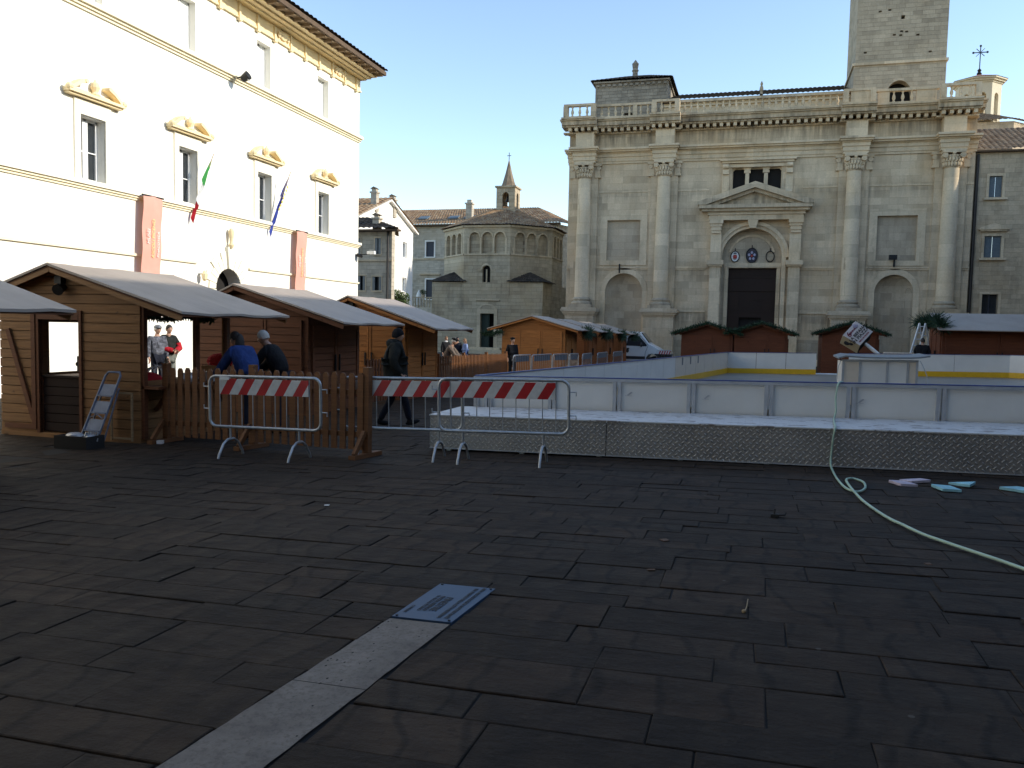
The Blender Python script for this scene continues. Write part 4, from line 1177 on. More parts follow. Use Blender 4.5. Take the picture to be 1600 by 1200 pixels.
# bell turret on the roof
tcx,tcy = -23.1,by-.6
q = MB()
hw = .92
for k,(T2) in enumerate((lambda u,d,v:(tcx+u,tcy-hw+d,v), lambda u,d,v:(tcx-u,tcy+hw-d,v), lambda u,d,v:(tcx+hw-d,tcy+u,v), lambda u,d,v:(tcx-hw+d,tcy-u,v))):
    e_ = hw if k < 2 else hw-.251
    q.wall(T2,-e_,e_,12.4,14.95,.25,[(-.33,.33,13.0,14.5)]).archfill(T2,-.33,.33,14.17,14.5,.25,10)
q.box(tcx-1.05,tcx+1.05,tcy-1.05,tcy+1.05,14.95,15.1)
tb = q.build('bell_turret', M['bapt'], bp)
MB().lathe([(.8,15.1),(.62,15.5),(.32,16.5),(.1,17.4),(.03,17.7)],tcx,tcy,0,8).build('spire', M['tile_grey'], tb)
MB().lathe([(.02,14.3),(.12,14.25),(.18,14.0),(.25,13.75),(.27,13.7)],tcx,tcy,0,12).build('bell', M['iron'], tb, smooth=40)
MB().bar((tcx,tcy,17.6),(tcx,tcy,18.4),.05,.05).bar((tcx-.2,tcy,18.1),(tcx+.2,tcy,18.1),.05,.05).build('cross', M['iron'], tb)

# ------------------------------------------------------------------ houses beyond
fb = thing('stone_house','long stone building with sunny tiled roof and dark shuttered window behind the baptistery','building',(-33,86,-1))
YF = 86.0; T = TX(YF)
ws = [(-35.35,-34.4,9.3,10.98),(-35.3,-34.3,4.6,6.78),(-41,-40,9.3,10.98)]
m = MB().wall(T,-44,-20.4,-1.5,12.75,.5,ws).prism([(-20.4,YF,-1.5),(-20.4,YF,12.75),(-19.4,YF+3,12.75),(-19.4,YF+3,-1.5)],(-.3,.3,0)).box(-44,-19.5,YF+11.5,YF+12,-1.5,12.75)
m.build('wall', M['house_stone'], fb)
for a,b,c,d_ in ws:
    w = MB().box(a-.15,a,YF-.05,YF+.02,c,d_+.15).box(b,b+.15,YF-.05,YF+.02,c,d_+.15).box(a,b,YF-.05,YF+.02,d_,d_+.15).box(a-.2,b+.2,YF-.15,YF+.02,c-.12,c).build('window', M['white_plaster'], fb)
    MB().box(a,b,YF+.1,YF+.15,c,d_).build('shutter', M['shutter_dark'], w)
MB().box(-44,-27,YF-.1,YF+.02,9.0,9.12).box(-36,-33.6,YF-.2,YF+.02,7.3,7.42).build('string_course', M['trim'], fb)
MB().tiles((-44.3,YF-.6,12.8),(-20,YF-.6,12.8),(-24,YF+6,15.4),(-44.3,YF+6,15.4)).tiles((-20,YF-.6,12.8),(-18.8,YF+3,12.9),(-24,YF+6,15.4),(-24.1,YF+6,15.4)).build('roof', M['tile'], fb)
MB().box(-44.2,-20,YF-.45,YF+.05,12.66,12.86).build('eave_board', M['eave'], fb)
for i,x in enumerate((-36.9,-33.3,-31.4)):
    MB().prism([(x,YF+1.2,13.62),(x+1.1,YF+1.2,13.62),(x+1.1,YF+2.2,14.02),(x,YF+2.2,14.02)],(0,-.02,.1)).build('skylight', M['shutter_blue'], fb)
ch = MB().box(-31.1,-30.4,YF+1,YF+1.7,13.3,15.2).box(-31.2,-30.3,YF+.9,YF+1.8,15.2,15.35).box(-31.0,-30.5,YF+1.1,YF+1.6,15.35,15.7).build('chimney', M['house_stone'], fb)

gh = thing('gabled_house','white plastered house with a sunlit gable and two chimneys beyond the palazzo corner','house',(-26,51.6,-.8))
XG = -24.0; T = TP(XG)
m = MB().wall(T,47.26,55.84,-1.2,8.52,.4,[(54.04,54.74,6.4,7.51),(54.04,54.74,4.0,5.0)])
m.prism([(XG,47.26,8.52),(XG,55.84,8.52),(XG,51.6,10.05)],(-.4,0,0))
m.box(XG-12,XG-.4,47.26,47.66,-1.2,8.52).box(XG-12,XG-.4,55.44,55.84,-1.2,8.52)
m.build('wall', M['white_plaster'], gh)
for z0,z1 in ((6.4,7.51),(4.0,5.0)):
    w = MB().box(XG-.3,XG-.1,54.04,54.11,z0,z1).box(XG-.3,XG-.1,54.67,54.74,z0,z1).box(XG-.3,XG-.1,54.11,54.67,z1-.06,z1).box(XG-.3,XG-.1,54.11,54.67,z0,z0+.06).build('window', M['white_frame'], gh)
    MB().box(XG-.3,XG-.25,54.11,54.67,z0,z1).build('shutter', M['shutter_grey'], w)
MB().tiles((XG-12,46.7,8.4),(XG+.3,46.7,8.4),(XG+.3,51.6,10.2),(XG-12,51.6,10.2)).tiles((XG+.3,56.4,8.4),(XG-12,56.4,8.4),(XG-12,51.6,10.2),(XG+.3,51.6,10.2)).build('roof', M['tile'], gh)
for ya_,yb_ in ((46.8,51.6),(56.3,51.6)):
    MB().prism([(XG+.26,ya_,8.34),(XG+.26,yb_,10.1),(XG+.26,yb_,9.98),(XG+.26,ya_,8.22)],(-.28,0,0)).build('barge_board', M['white_plaster'], gh)
for y,h in ((49.7,10.2),(52.5,10.15)):
    c = MB().box(XG-.3,XG+.1,y-.2,y+.2,9.0,h).box(XG-.36,XG+.16,y-.26,y+.26,h,h+.1).box(XG-.26,XG+.06,y-.16,y+.16,h+.1,h+.28).build('chimney', M['house_stone'], gh)
    MB().prism([(XG-.34,y-.24,h+.28),(XG+.14,y-.24,h+.28),(XG-.1,y-.24,h+.42)],(0,.48,0)).build('chimney_cap', M['tile_grey'], c)
sh = thing('corner_house','low grey stone house with hipped roof and grey shutters in front of the white gable','house',(-23,43.4,-.8))
YH = 43.4; T = TX(YH); xr = -19.95
ws = [(-21.0,-20.63,5.66,6.58),(-21.14,-20.58,3.58,4.37),(-22.07,-21.6,3.58,4.42),(-22.2,-21.92,5.66,6.58),(-24,-23.45,5.66,6.58)]
MB().wall(T,-31.5,xr,-1.2,7.05,.4,ws).prism([(xr,YH+.001,-1.2),(xr,YH+.001,7.05),(xr-1.75,YH+3.75,7.05),(xr-1.75,YH+3.75,-1.2)],(-.35,0,0)).build('wall', M['house_stone'], sh)
for a,b,c,d_ in ws:
    w = MB().box(a-.06,a,YH-.03,YH+.02,c,d_).box(b,b+.06,YH-.03,YH+.02,c,d_).box(a-.06,b+.06,YH-.06,YH+.02,c-.08,c).box(a-.06,b+.06,YH-.05,YH+.02,d_,d_+.06).build('window', M['trim'], sh)
    MB().box(a,b,YH+.2,YH+.24,c,d_).build('pane', M['glass'], w)
    for s0,s1 in ((a-.02,a+.15),(b-.15,b+.02)):
        sm = MB().box(s0,s1,YH-.02,YH+.02,c,d_)
        for k in range(9): sm.box(s0+.02,s1-.02,YH-.035,YH-.02,c+.06+k*(d_-c)/9.5,c+.1+k*(d_-c)/9.5)
        sm.build('shutter', M['shutter_grey'], w)
MB().box(-31.5,xr+.05,YH-.08,YH+.02,5.25,5.35).build('string_course', M['trim'], sh)
MB().tiles((-31.5,YH-.55,7.05),(xr+.6,YH-.55,7.05),(xr-2.4,YH+1.9,8.0),(-31.5,YH+1.9,8.0)).tiles((xr+.6,YH-.55,7.05),(xr-1.3,YH+3.75,7.05),(xr-2.5,YH+2,8.0),(xr-2.4,YH+1.9,8.0)).build('roof', M['tile_dark'], sh)
MB().box(-31.5,xr+.55,YH-.5,YH+.02,6.93,7.03).build('eave_board', M['eave'], sh)
MB().cyl((xr-.22,YH-.1,-1),(xr-.22,YH-.1,6.95),.065,n=8).build('downpipe', M['lead'], sh)
c = MB().box(-21.35,-20.95,YH+.35,YH+.75,7.1,7.72).box(-21.42,-20.88,YH+.28,YH+.82,7.72,7.8).box(-21.28,-21.02,YH+.42,YH+.68,7.8,7.94).build('chimney', M['house_stone'], sh)
MB().prism([(-21.4,YH+.3,7.94),(-20.9,YH+.3,7.94),(-21.15,YH+.3,8.07)],(0,.5,0)).build('chimney_cap', M['tile_grey'], c)
# terrace in front of the far building
tr = thing('terrace_wall','stone terrace with a dark balustrade left of the baptistery','terrace',(-33.3,80,-1))
MB().box(-38,-29.2,80,80.6,-1.2,3.5).build('wall', M['house_stone'], tr)
q = MB().box(-38,-29.2,80,80.2,4.5,4.62)
for i in range(28): q.cyl((-37.9+i*.32,80.1,3.5),(-37.9+i*.32,80.1,4.5),.07,n=6)
q.build('balustrade', M['bapt'], tr)
um = thing('closed_parasol','closed white parasol standing on the terrace beside the balustrade','parasol',(-34.0,80.9,3.5))
MB().cyl((-34.0,80.9,3.4),(-34.0,80.9,5.4),.04).build('pole', M['iron'], um)
MB().lathe([(.48,3.8),(.42,4.2),(.25,4.9),(.08,5.3),(.03,5.4)],-34.0,80.9,0,9).build('canopy', M['white_plaster'], um)

def leaf_cloud(mb, c, r, n, size, rg, squash=1):
    for i in range(n):
        v = Vector((rg.gauss(0,1),rg.gauss(0,1),rg.gauss(0,1))).normalized()*(rg.random()**.4)
        p = Vector(c)+Vector((v.x*r[0],v.y*r[1],v.z*r[2]))
        a = Vector((rg.gauss(0,1),rg.gauss(0,1),rg.gauss(0,1))).normalized()*size*rg.uniform(.6,1.3)
        b = a.orthogonal().normalized()*size*.5*rg.uniform(.6,1.3)
        mb.add([p-a,p+b,p+a,p-b],[(0,1,2,3)])
rg = random.Random(4)
bu = thing('garden_tree','small dark green tree between the corner house and the white gable','tree',(-20.6,46,-.7))
MB().tube([(-20.6,46.0,-.8),(-20.65,46.0,1.4),(-20.6,45.95,3.0)],[.09,.07,.04],8).build('trunk', M['eave'], bu)
q = MB()
for c in ((-20.6,46,3.0),(-20.35,46.1,2.6),(-20.75,45.9,3.35),(-20.5,45.8,2.2),(-20.3,45.9,3.2)): leaf_cloud(q,c,(.42,.4,.42),420,.07,rg)
q.build('crown', M['leaf'], bu, fix=False)
for i,(x,z,l) in enumerate(((-33.2,4.75,'small potted shrub on the left of the terrace balustrade'),(-30.4,4.8,'small yellowish flowering shrub at the right end of the terrace'))):
    t = thing('potted_shrub', l, 'plant', (x,80.1,4.6))
    MB().lathe([(.18,4.62),(.24,4.85)],x,80.1,0,10).build('pot', M['bapt'], t)
    q = MB(); leaf_cloud(q,(x,80.1,5.1),(.4,.3,.32),250,.06,rg); q.build('foliage', M['leaf'], t, fix=False)

# unseen palazzi on the shaded side of the square and behind (they throw the shade)
def shade_block(x0,x1,y0,y1,h,l,face):
    t = thing('unseen_palazzo', l, 'palazzo', ((x0+x1)/2,(y0+y1)/2,0))
    if face == 'W': TT = lambda u,d,v: (x0+d,u,v); a0,a1 = y0,y1
    else: TT = lambda u,d,v: (u,y1-d,v); a0,a1 = x0,x1
    n = max(1,int((a1-a0)/3.2)); hs = []
    for k in range(n):
        for z in (1.2,4.9,8.6):
            if z+2.2 < h: c = a0+(k+.5)*(a1-a0)/n; hs.append((c-.5,c+.5,z,z+1.9))
    w = MB().wall(TT,a0,a1,-1,h,.4,hs)
    if face == 'W': w.box(x1-.3,x1,y0,y1,-1,h).box(x0+.4,x1-.3,y0,y0+.3,-1,h).box(x0+.4,x1-.3,y1-.3,y1,-1,h)
    else: w.box(x0,x1,y0,y0+.3,-1,h).box(x0,x0+.3,y0+.3,y1-.4,-1,h).box(x1-.3,x1,y0+.3,y1-.4,-1,h)
    w.build('wall', M['dark_plaster'], t)
    for a,b,c,d_ in hs:
        p = [TT(a,.3,c),TT(b,.3,c),TT(b,.3,d_),TT(a,.3,d_)]; MB().prism(p,Vector(TT(0,.05,0))-Vector(TT(0,0,0))).build('window', M['glass'], t)
    if face == 'W':
        xm = x0+5.0; MB().tiles((x0-.6,y0,h),(x0-.6,y1,h),(xm,y1,h+1.9),(xm,y0,h+1.9)).tiles((x1+.4,y1,h),(x1+.4,y0,h),(xm,y0,h+1.9),(xm,y1,h+1.9)).build('roof', M['tile'], t)
    else:
        ym = (y0+y1)/2; MB().tiles((x1,y1+.6,h),(x0,y1+.6,h),(x0,ym,h+2.5),(x1,ym,h+2.5)).tiles((x0,y0-.4,h),(x1,y0-.4,h),(x1,ym,h+2.5),(x0,ym,h+2.5)).build('roof', M['tile'], t)
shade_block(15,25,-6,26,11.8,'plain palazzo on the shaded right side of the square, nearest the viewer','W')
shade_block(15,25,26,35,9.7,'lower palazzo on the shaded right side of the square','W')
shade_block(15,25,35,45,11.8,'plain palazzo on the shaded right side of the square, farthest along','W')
shade_block(24,36,47,62,15.0,'palazzo set back on the right beyond the side building','W')  # blocker added to keep sun off the lower right column
shade_block(-8,24,-16,-5,16.5,'tall palazzo closing the square behind the viewer','N')  # occluder added to cut sky light on the foreground

# ------------------------------------------------------------------ market huts
def board_rows(mb, z0, z1, xa, xb, place, holes=(), bh=.145, rg=rnd):
    """horizontal boards; xa(z), xb(z) give the ends, place(u,d,z) the world point"""
    n = max(1,round((z1-z0)/bh)); h = (z1-z0)/n
    for i in range(n):
        a = z0+i*h; b = a+h-.011
        spans = [(0,1)]
        segs = [(xa(a),xb(a),xa(b),xb(b))]
        for (h0,h1,v0,v1) in holes:
            if (a+b)/2 < v0 or (a+b)/2 > v1: continue
            ns = []
            for s in segs:
                if h0 > s[0]+.01: ns.append((s[0],min(s[1],h0),s[2],min(s[3],h0)))
                if h1 < s[1]-.01: ns.append((max(s[0],h1),s[1],max(s[2],h1),s[3]))
            segs = ns
        for s in segs:
            if s[1]-s[0] < .02: continue
            d0 = rg.uniform(-.003,.003)
            mb.add([place(s[0],.0235,a-.014),place(s[1],.0235,a-.014),place(s[3],.0235,b+.014),place(s[2],.0235,b+.014)],[(0,1,2,3)])
            P = [place(s[0],d0,a),place(s[1],d0,a),place(s[3],d0,b),place(s[2],d0,b)]
            Q = [place(s[0],.025,a),place(s[1],.025,a),place(s[3],.025,b),place(s[2],.025,b)]
            mb.add(P+Q,[(0,1,2,3),(4,7,6,5),(0,4,5,1),(1,5,6,2),(2,6,7,3),(3,7,4,0)])
def hut(label, loc, W, L, hw, hr, mats, fo=.95, bo=.3, rx=1.38, kind='closed', group=None, open_hut=False, lamp=False, end=.28, roofmat='felt', doors=True, rz=0):
    """hut in local axes: front wall on x=0 facing +x, gable on y=0 facing -y, ridge along y"""
    t = thing('market_hut', label, 'market hut', (0,0,0), group)
    wm = mats
    zf = lambda x: hw+(hr-hw)*min(1,(-x)/rx) if x > -rx else hr-(hr-hw)*( -x-rx)/(W-rx)
    fa = lambda z: 0 if z <= hw else -(z-hw)/(hr-hw)*rx
    ba = lambda z: -W if z <= hw else -W+(z-hw)/(hr-hw)*(W-rx)
    near_h = []; far_h = []; front_h = []; back_h = []
    if open_hut:
        near_h = [(-1.83,-1.08,.0,1.86)]
        far_h = [(-1.85,-.1,.82,1.86)]
        front_h = [(.08,L-.1,.84,1.86)]
        back_h = [(.9,2.1,.93,1.72)]
    g1 = MB(); board_rows(g1,.05,hw,ba,fa,lambda u,d,z:(u,d,z),near_h); board_rows(g1,hw,hr-.02,ba,fa,lambda u,d,z:(u,d,z),near_h)
    g1.build('gable_wall', wm, t)
    g2 = MB(); board_rows(g2,.05,hw,ba,fa,lambda u,d,z:(u,L-d,z),far_h); board_rows(g2,hw,hr-.02,ba,fa,lambda u,d,z:(u,L-d,z))
    g2.build('gable_wall', wm, t)
    f = MB(); board_rows(f,.05,hw,lambda z:.03,lambda z:L-.03,lambda u,d,z:(-d,u,z),front_h); f.build('front_wall', wm, t)
    b = MB(); board_rows(b,.05,hw,lambda z:.03,lambda z:L-.03,lambda u,d,z:(-W+d,u,z),back_h); b.build('back_wall', wm, t)
    MB().box(-W,0,-.01,L+.01,-.02,.05).build('floor', M['wood_mid'] if not open_hut else wm, t)
    p = MB()
    for x in (-W+.03,-.06):
        for y in (.03,L-.09): p.box(x,x+.05,y,y+.06,.05,hw)
    p.build('corner_post', wm, t)
    sl = (hr-hw)/rx; sb = (hr-hw)/(W-rx)
    fe = (fo, hw-sl*fo); be = (-W-bo, hw-sb*bo)
    r = MB()
    nseg = 8; ya,yb = -end,L+end+.1
    for (x0,z0),(x1,z1) in (((fe[0],fe[1]),(-rx,hr)),((-rx,hr),(be[0],be[1]))):
        for i in range(nseg):
            A = ya+(yb-ya)*i/nseg; B = ya+(yb-ya)*(i+1)/nseg
            dz = lambda yy: .012*math.sin(yy*5+x0*3)
            vs = [(x0,A,z0+.03+dz(A)),(x0,B,z0+.03+dz(B)),(x1,B,z1+.03+dz(B)*0),(x1,A,z1+.03)]
            vs += [(x,y,z-.035) for x,y,z in vs]
            r.add(vs,[(0,1,2,3),(4,7,6,5),(0,4,5,1),(1,5,6,2),(2,6,7,3),(3,7,4,0)])
    rf = r.build('roof', M[roofmat], t)
    u = MB()
    for (x0,z0),(x1,z1) in (((fe[0]-.02,fe[1]),(-rx,hr)),((-rx,hr),(be[0]+.02,be[1]))):
        u.add([(x0,ya+.02,z0-.012),(x0,yb-.02,z0-.012),(x1,yb-.02,z1-.012),(x1,ya+.02,z1-.012),(x0,ya+.02,z0-.03),(x0,yb-.02,z0-.03),(x1,yb-.02,z1-.03),(x1,ya+.02,z1-.03)],[(0,1,2,3),(4,7,6,5),(0,4,5,1),(1,5,6,2),(2,6,7,3),(3,7,4,0)])
    u.build('roof_boards', M['wood_mid'], t)
    for (x0,z0),(x1,z1) in (((fe[0]-.03,fe[1]-.06),(-rx,hr-.06)),((-rx,hr-.06),(be[0]+.03,be[1]-.06))):
        for y in (ya+.03,yb-.05): MB().bar((x0,y,z0),(x1,y,z1),.02,.07).build('barge_board', wm, t)
    if not open_hut and doors:
        # two-leaf shutters on the front and a two-leaf door in the gable
        for s in (0,1):
            y0 = .12+s*(L-.24)/2; y1 = y0+(L-.24)/2-.02
            d = MB(); board_rows(d,.25,hw-.32,lambda z:y0,lambda z:y1,lambda u_,d_,z:(.03-d_,u_,z))
            for a_,b_ in ((y0,y0+.06),(y1-.06,y1)): d.box(.03,.05,a_,b_,.25,hw-.32)
            d.box(.03,.048,y0+.06,y1-.06,hw-.4,hw-.32)
            d = d.build('shutter', wm, t)
            yy = y1-.1 if s == 0 else y0+.06
            MB().box(.05,.08,yy,yy+.035,.85,1.2).build('latch', M['iron'], d)
        for s in (0,1):
            x0 = -W*.72+s*W*.34; x1 = x0+W*.34-.02
            d = MB(); board_rows(d,.1,hw-.22,lambda z:x0,lambda z:x1,lambda u_,d_,z:(u_,-.03+d_,z))
            for a_,b_ in ((x0,x0+.05),(x1-.05,x1)): d.box(a_,b_,-.05,-.03,.1,hw-.22)
            d = d.build('door', wm, t)
            xx = x0+.06 if s else x1-.1
            MB().box(xx,xx+.035,-.08,-.05,.85,1.2).build('handle', M['iron'], d)
    if open_hut:
        d = MB().box(-1.88,-1.83,-.03,.05,.05,1.92).box(-1.08,-1.03,-.03,.05,.05,1.92).box(-1.83,-1.08,-.03,.05,1.86,1.92).box(-1.83,-1.08,-.035,.05,1.78,1.86)
        d.build('door_frame', M['wood_mid'], t)
        d = MB(); board_rows(d,.08,.90,lambda z:-1.82,lambda z:-1.10,lambda u_,d_,z:(u_,.05+d_,z)); d.box(-1.83,-1.08,.03,.09,.9,.93)
        d = d.build('half_door', M['half_door'], t); MB().ell((-1.13,.02,1.12),(.03,.05,.04)).box(-1.12,-1.09,-.02,.05,1.0,1.24).build('latch', M['iron'], d)  # near-black leaf stands in for the shaded interior
        MB().bar((-2.42,-.025,1.62),(-1.95,-.025,.25),.075,.03,(0,1,0)).box(-2.5,-1.9,-.04,-.005,.1,.17).box(-1.96,-1.885,-.045,-.005,.1,1.86).build('brace', M['wood_mid'], t)
        q = MB().box(-.02,.05,.02,.1,.05,hw).box(-.02,.05,L-.1,L-.02,.05,hw).box(-.02,.04,.06,L-.06,1.86,1.94).box(-.01,.05,L*.59-.05,L*.59+.05,.84,1.9)
        q.build('corner_post', M['wood_mid'], t)
        MB().box(-.55,.30,.02,L-.02,.79,.83).bar((.28,.3,.78),(.02,.3,.45),.05,.05).bar((.28,L-.3,.78),(.02,L-.3,.45),.05,.05).build('counter', M['wood_mid'], t)
        MB().box(-1.85,-.05,L-.4,L+.12,.77,.81).build('counter', M['wood_mid'], t)
        MB().box(-2.4,-1.9,.4,L-.5,.84,.87).box(-2.4,-1.9,.4,L-.5,.4,.43).build('shelf', M['wood_mid'], t)
    if lamp:
        MB().box(-rx-.06,-rx+.06,-.1,0,hr-.26,hr-.14).cyl((-rx+.02,-.02,hr-.3),(-rx+.06,-.16,hr-.36),.06,.085,12).build('spotlight', M['iron'], t)
    t.location = loc
    if rz: t.rotation_euler = (0,0,rz)
    return t
def hl(x,y): return (x,y,g(x,y)+.03)
GL = 'open and shuttered wooden huts along the left of the square'
hut('brown wooden hut cut off by the left edge of the picture',(-8.62,5.35,g(-8.6,6.5)+.03),2.6,2.15,2.10,2.52,M['wood_dark'],group=GL)
hut('brown wooden hut with open doorway and counter window, a stepladder leaning on it',(-8.57,9.97,-.19),2.6,2.1,2.17,2.575,M['wood_dark'],group=GL,open_hut=True,lamp=True,fo=.95)
hut('dark chestnut hut with closed shutters behind the two people bending over the counter',(-8.57,14.7,-.235),2.6,2.25,2.13,2.59,M['wood_mid'],group=GL,rx=1.55)
hut('orange-brown closed hut with a spotlight under its gable behind the walking person',(-8.57,19.5,-.305),2.6,2.3,2.14,2.63,M['wood_orange'],group=GL,lamp=True,rx=1.5)
GA = 'orange huts in a row beside the rink'
al = ['nearest orange hut of the row beside the rink, with closed gable doors','second orange hut of the row beside the rink, half hidden by the first','third orange hut of the row beside the rink','last orange hut of the row beside the rink, next to the white van']
for i,(y0,L) in enumerate(((33.4,2.3),(38.2,2.4),(43.2,2.5),(48.3,2.4))):
    hut(al[i],(-7.45,y0,g(-7.4,y0)+.03),2.75,L,2.16,2.55,M['wood_orange'] if i==0 else M['wood_orange2'],group=GA,rx=1.4,roofmat='felt',fo=.6,bo=.6)
GB = 'reddish huts in front of the cathedral'
for x,l in ((-.9,'left one of the two joined reddish huts in front of the cathedral portal'),(1.68,'right one of the two joined reddish huts in front of the cathedral portal'),(5.75,'reddish brown hut under fir garland behind the tilted sign cube')):
    hut(l,(x,42,g(x,42)+.03),2.5,2.4,2.02,2.42,M['wood_red'],group=GB,rx=1.25,roofmat='felt_warm',fo=.35,bo=.35,doors=True)
# the hut at the right shows its long roof slope: front wall turned to the camera
hut('reddish hut with a long pale grey roof slope at the right edge of the picture',(7.45,37.0,g(8,37)+.03),2.6,4.2,2.25,2.74,M['wood_red'],group=GB,fo=.55,rx=1.3,rz=-PI/2)
bpy.context.view_layer.update()

# fir garlands
def garland(path, label, r=.12, n=60, droop=0):
    t = None
    q = MB(); rg = random.Random(len(path)*7+int(path[0][1]*10))
    P = [Vector(p) for p in path]
    for a,b in zip(P,P[1:]):
        k = max(6,int((b-a).length*n))
        for i in range(k*5):
            c = a.lerp(b,rg.random())
            d = Vector((rg.gauss(0,1),rg.gauss(0,1),rg.gauss(0,1)-.25)).normalized()
            e = c+d*r*rg.uniform(.6,1.5); s = d.orthogonal().normalized()*.018
            q.add([c+s,c-s,e-s*.3,e+s*.3],[(0,1,2,3)])
    q.tube(path,.02,5)
    o = q.build('fir_garland', M['fir'], None, fix=False)
    tag(o, label, 'garland', 'fir garlands on the huts')
def roofline(x,y,W,hw,hr,rx,fo,bo,base):
    sl=(hr-hw)/rx; sb=(hr-hw)/(W-rx)
    return [(x+fo,y,base+hw-sl*fo+.06),(x-rx,y,base+hr+.08),(x-W-bo,y,base+hw-sb*bo+.06)]
for i,(x,l) in enumerate(((-.9,'fir garland along the gable of the left joined hut'),(1.68,'fir garland along the gable of the right joined hut'),(5.75,'fir garland along the gable of the hut behind the sign cube'))):
    garland(roofline(x,41.66,2.5,2.02,2.42,1.25,.5,.5,g(x,42)+.03),l,.14,50)
for i,(y0,l) in enumerate(((35.5,'tuft of fir garland at the eave of the nearest orange hut'),(40.4,'tuft of fir garland at the eave of the second orange hut'),(45.5,'tuft of fir garland at the eave of the third orange hut'),(50.6,'tuft of fir garland above the white van roof'))):
    z = g(-7,y0)+.03+2.0
    garland([(-7.05,y0-.3,z-.05),(-6.9,y0,z-.12),(-6.95,y0+.5,z-.05)],l,.3,110)
garland([(-11.0,33.1,g(-10,33)+1.85),(-10.6,33.05,g(-10,33)+1.85),(-10.1,33.1,g(-10,33)+1.95)],'sprig of fir hanging under the left eave of the nearest orange hut',.16,60)
garland([(8.0-1.4,37.6,2.2),(7.25,37.2,2.35),(7.4,36.6,2.0)],'thick bunch of fir at the left end of the long grey roof',.38,140)
garland([(-10.4,12.12,1.70),(-9.9,12.14,1.64),(-9.4,12.12,1.70),(-8.9,12.14,1.64)],'fir garland hanging across the far window of the open hut',.075,90)

# things inside the open hut
t = thing('cloth_bundle','dark red cloth bundle on the counter of the open hut','cloth',(-8.75,10.25,.66))
MB().ell((-8.8,10.35,.70),(.2,.30,.13),14,9).ell((-8.95,10.2,.74),(.13,.16,.09)).build('cloth', M['red'], t, smooth=60)
t = thing('wire_decoration','white wire frame decoration standing on the counter of the open hut','decoration',(-8.9,10.75,.64))
q = MB()
for k in range(5):
    a = k*.6
    q.tube([(-8.9+.2*math.cos(a)*math.cos(u),10.75+.22*math.sin(a+.4)*math.cos(u),.66+.24*math.sin(u)) for u in [PI*i/10 for i in range(11)]],.014,6)
q.build('wire_frame', M['white'], t)
t = thing('paper_bag','crumpled pale paper bag on the counter of the open hut','bag',(-8.6,11.15,.64))
MB().ell((-8.62,11.1,.70),(.13,.2,.10),9,6).build('paper', M['silver'], t)
for x,y,l in ((-8.45,11.45,'small grey carton at the middle post of the open hut'),(-8.43,11.85,'small stack of white leaflets at the end of the open hut counter')):
    o = MB().box(x-.08,x+.08,y-.1,y+.1,.642,.70 if 'leaf' in l else .8).build('carton' if 'grey' in l else 'leaflet_stack', M['silver'] if 'grey' in l else M['white'], None, bevel=.006); tag(o,l,'carton' if 'grey' in l else 'leaflets')
t = thing('gift_box','brown cardboard box with red wrapping paper on the far counter of the open hut','box',(-8.7,12.1,.62))
b = MB().box(-9.0,-8.6,11.93,12.2,.622,.86).build('box', M['cardboard'], t)
MB().ell((-8.75,12.1,.93),(.26,.12,.14),9,6).ell((-8.6,12.12,1.02),(.12,.08,.1),8,6).build('wrapping', M['red'], t, smooth=50)

# stepladder, crate and picture frame beside the open hut
t = thing('stepladder','pale blue folding stepladder leaning beside the open hut doorway','ladder',(-9.0,9.72,-.2))
fl = [(-9.34,9.60,-.19),(-9.04,9.60,-.20)]; tl = [(-9.06,9.86,.84),(-8.80,9.86,.84)]
def LP(s,u): 
    a = Vector(fl[0]).lerp(Vector(fl[1]),s); b = Vector(tl[0]).lerp(Vector(tl[1]),s); return a.lerp(b,u)
fr = [LP(0,0),LP(0,.9)]+[LP(0,.9).lerp(LP(0,1),k) for k in (.5,)]+[LP(.12,1.0),LP(.88,1.0),LP(1,.95),LP(1,.9),LP(1,0)]
MB().tube(fr,.017,8).build('rail', M['blue_ladder'], t, smooth=50)
for k,u in enumerate((.18,.43,.67)):
    q = MB(); A,B = LP(.04,u),LP(.96,u); A2,B2 = LP(.04,u+.16),LP(.96,u+.16)
    q.add([A,B,B2,A2,A+Vector((0,.02,0)),B+Vector((0,.02,0)),B2+Vector((0,.02,0)),A2+Vector((0,.02,0))],[(0,1,2,3),(4,7,6,5),(0,4,5,1),(1,5,6,2),(2,6,7,3),(3,7,4,0)])
    q.bar(A-Vector((0,.015,0)),B-Vector((0,.015,0)),.03,.02)
    q.build('tread', M['blue_ladder'], t)
q = MB()
for s in (0,1): q.tube([LP(s,.78)+Vector((.02,.04,0)),LP(s,.02)+Vector((.04,.10,0))],.012,6)
q.bar(LP(.1,.36)+Vector((0,-.02,0)),LP(.5,.41)+Vector((0,-.02,0)),.012,.012).bar(LP(.5,.41)+Vector((0,-.02,0)),LP(.9,.36)+Vector((0,-.02,0)),.012,.012)
q.build('rear_leg', M['blue_ladder'], t)
t = thing('tool_crate','black crate full of tools and cloths on the ground beside the stepladder','crate',(-9.2,9.25,g(-9.2,9.25)))
z = g(-9.2,9.25)+.005
MB().box(-9.28,-8.73,9.1,9.12,z,z+.18).box(-9.28,-8.73,9.42,9.44,z,z+.18).box(-9.28,-9.26,9.12,9.42,z,z+.18).box(-8.75,-8.73,9.12,9.42,z,z+.18).box(-9.26,-8.75,9.12,9.42,z,z+.02).build('box', M['rubber'], t)
MB().ell((-9.06,9.25,z+.17),(.14,.10,.05),9,6).build('cloth', M['silver'], t, smooth=60)
q = MB()
for k in range(6): q.cyl((-8.88+.03*k,9.2+.02*k,z+.1),(-8.86+.02*k,9.25+.02*k,z+.23),.012,n=6)
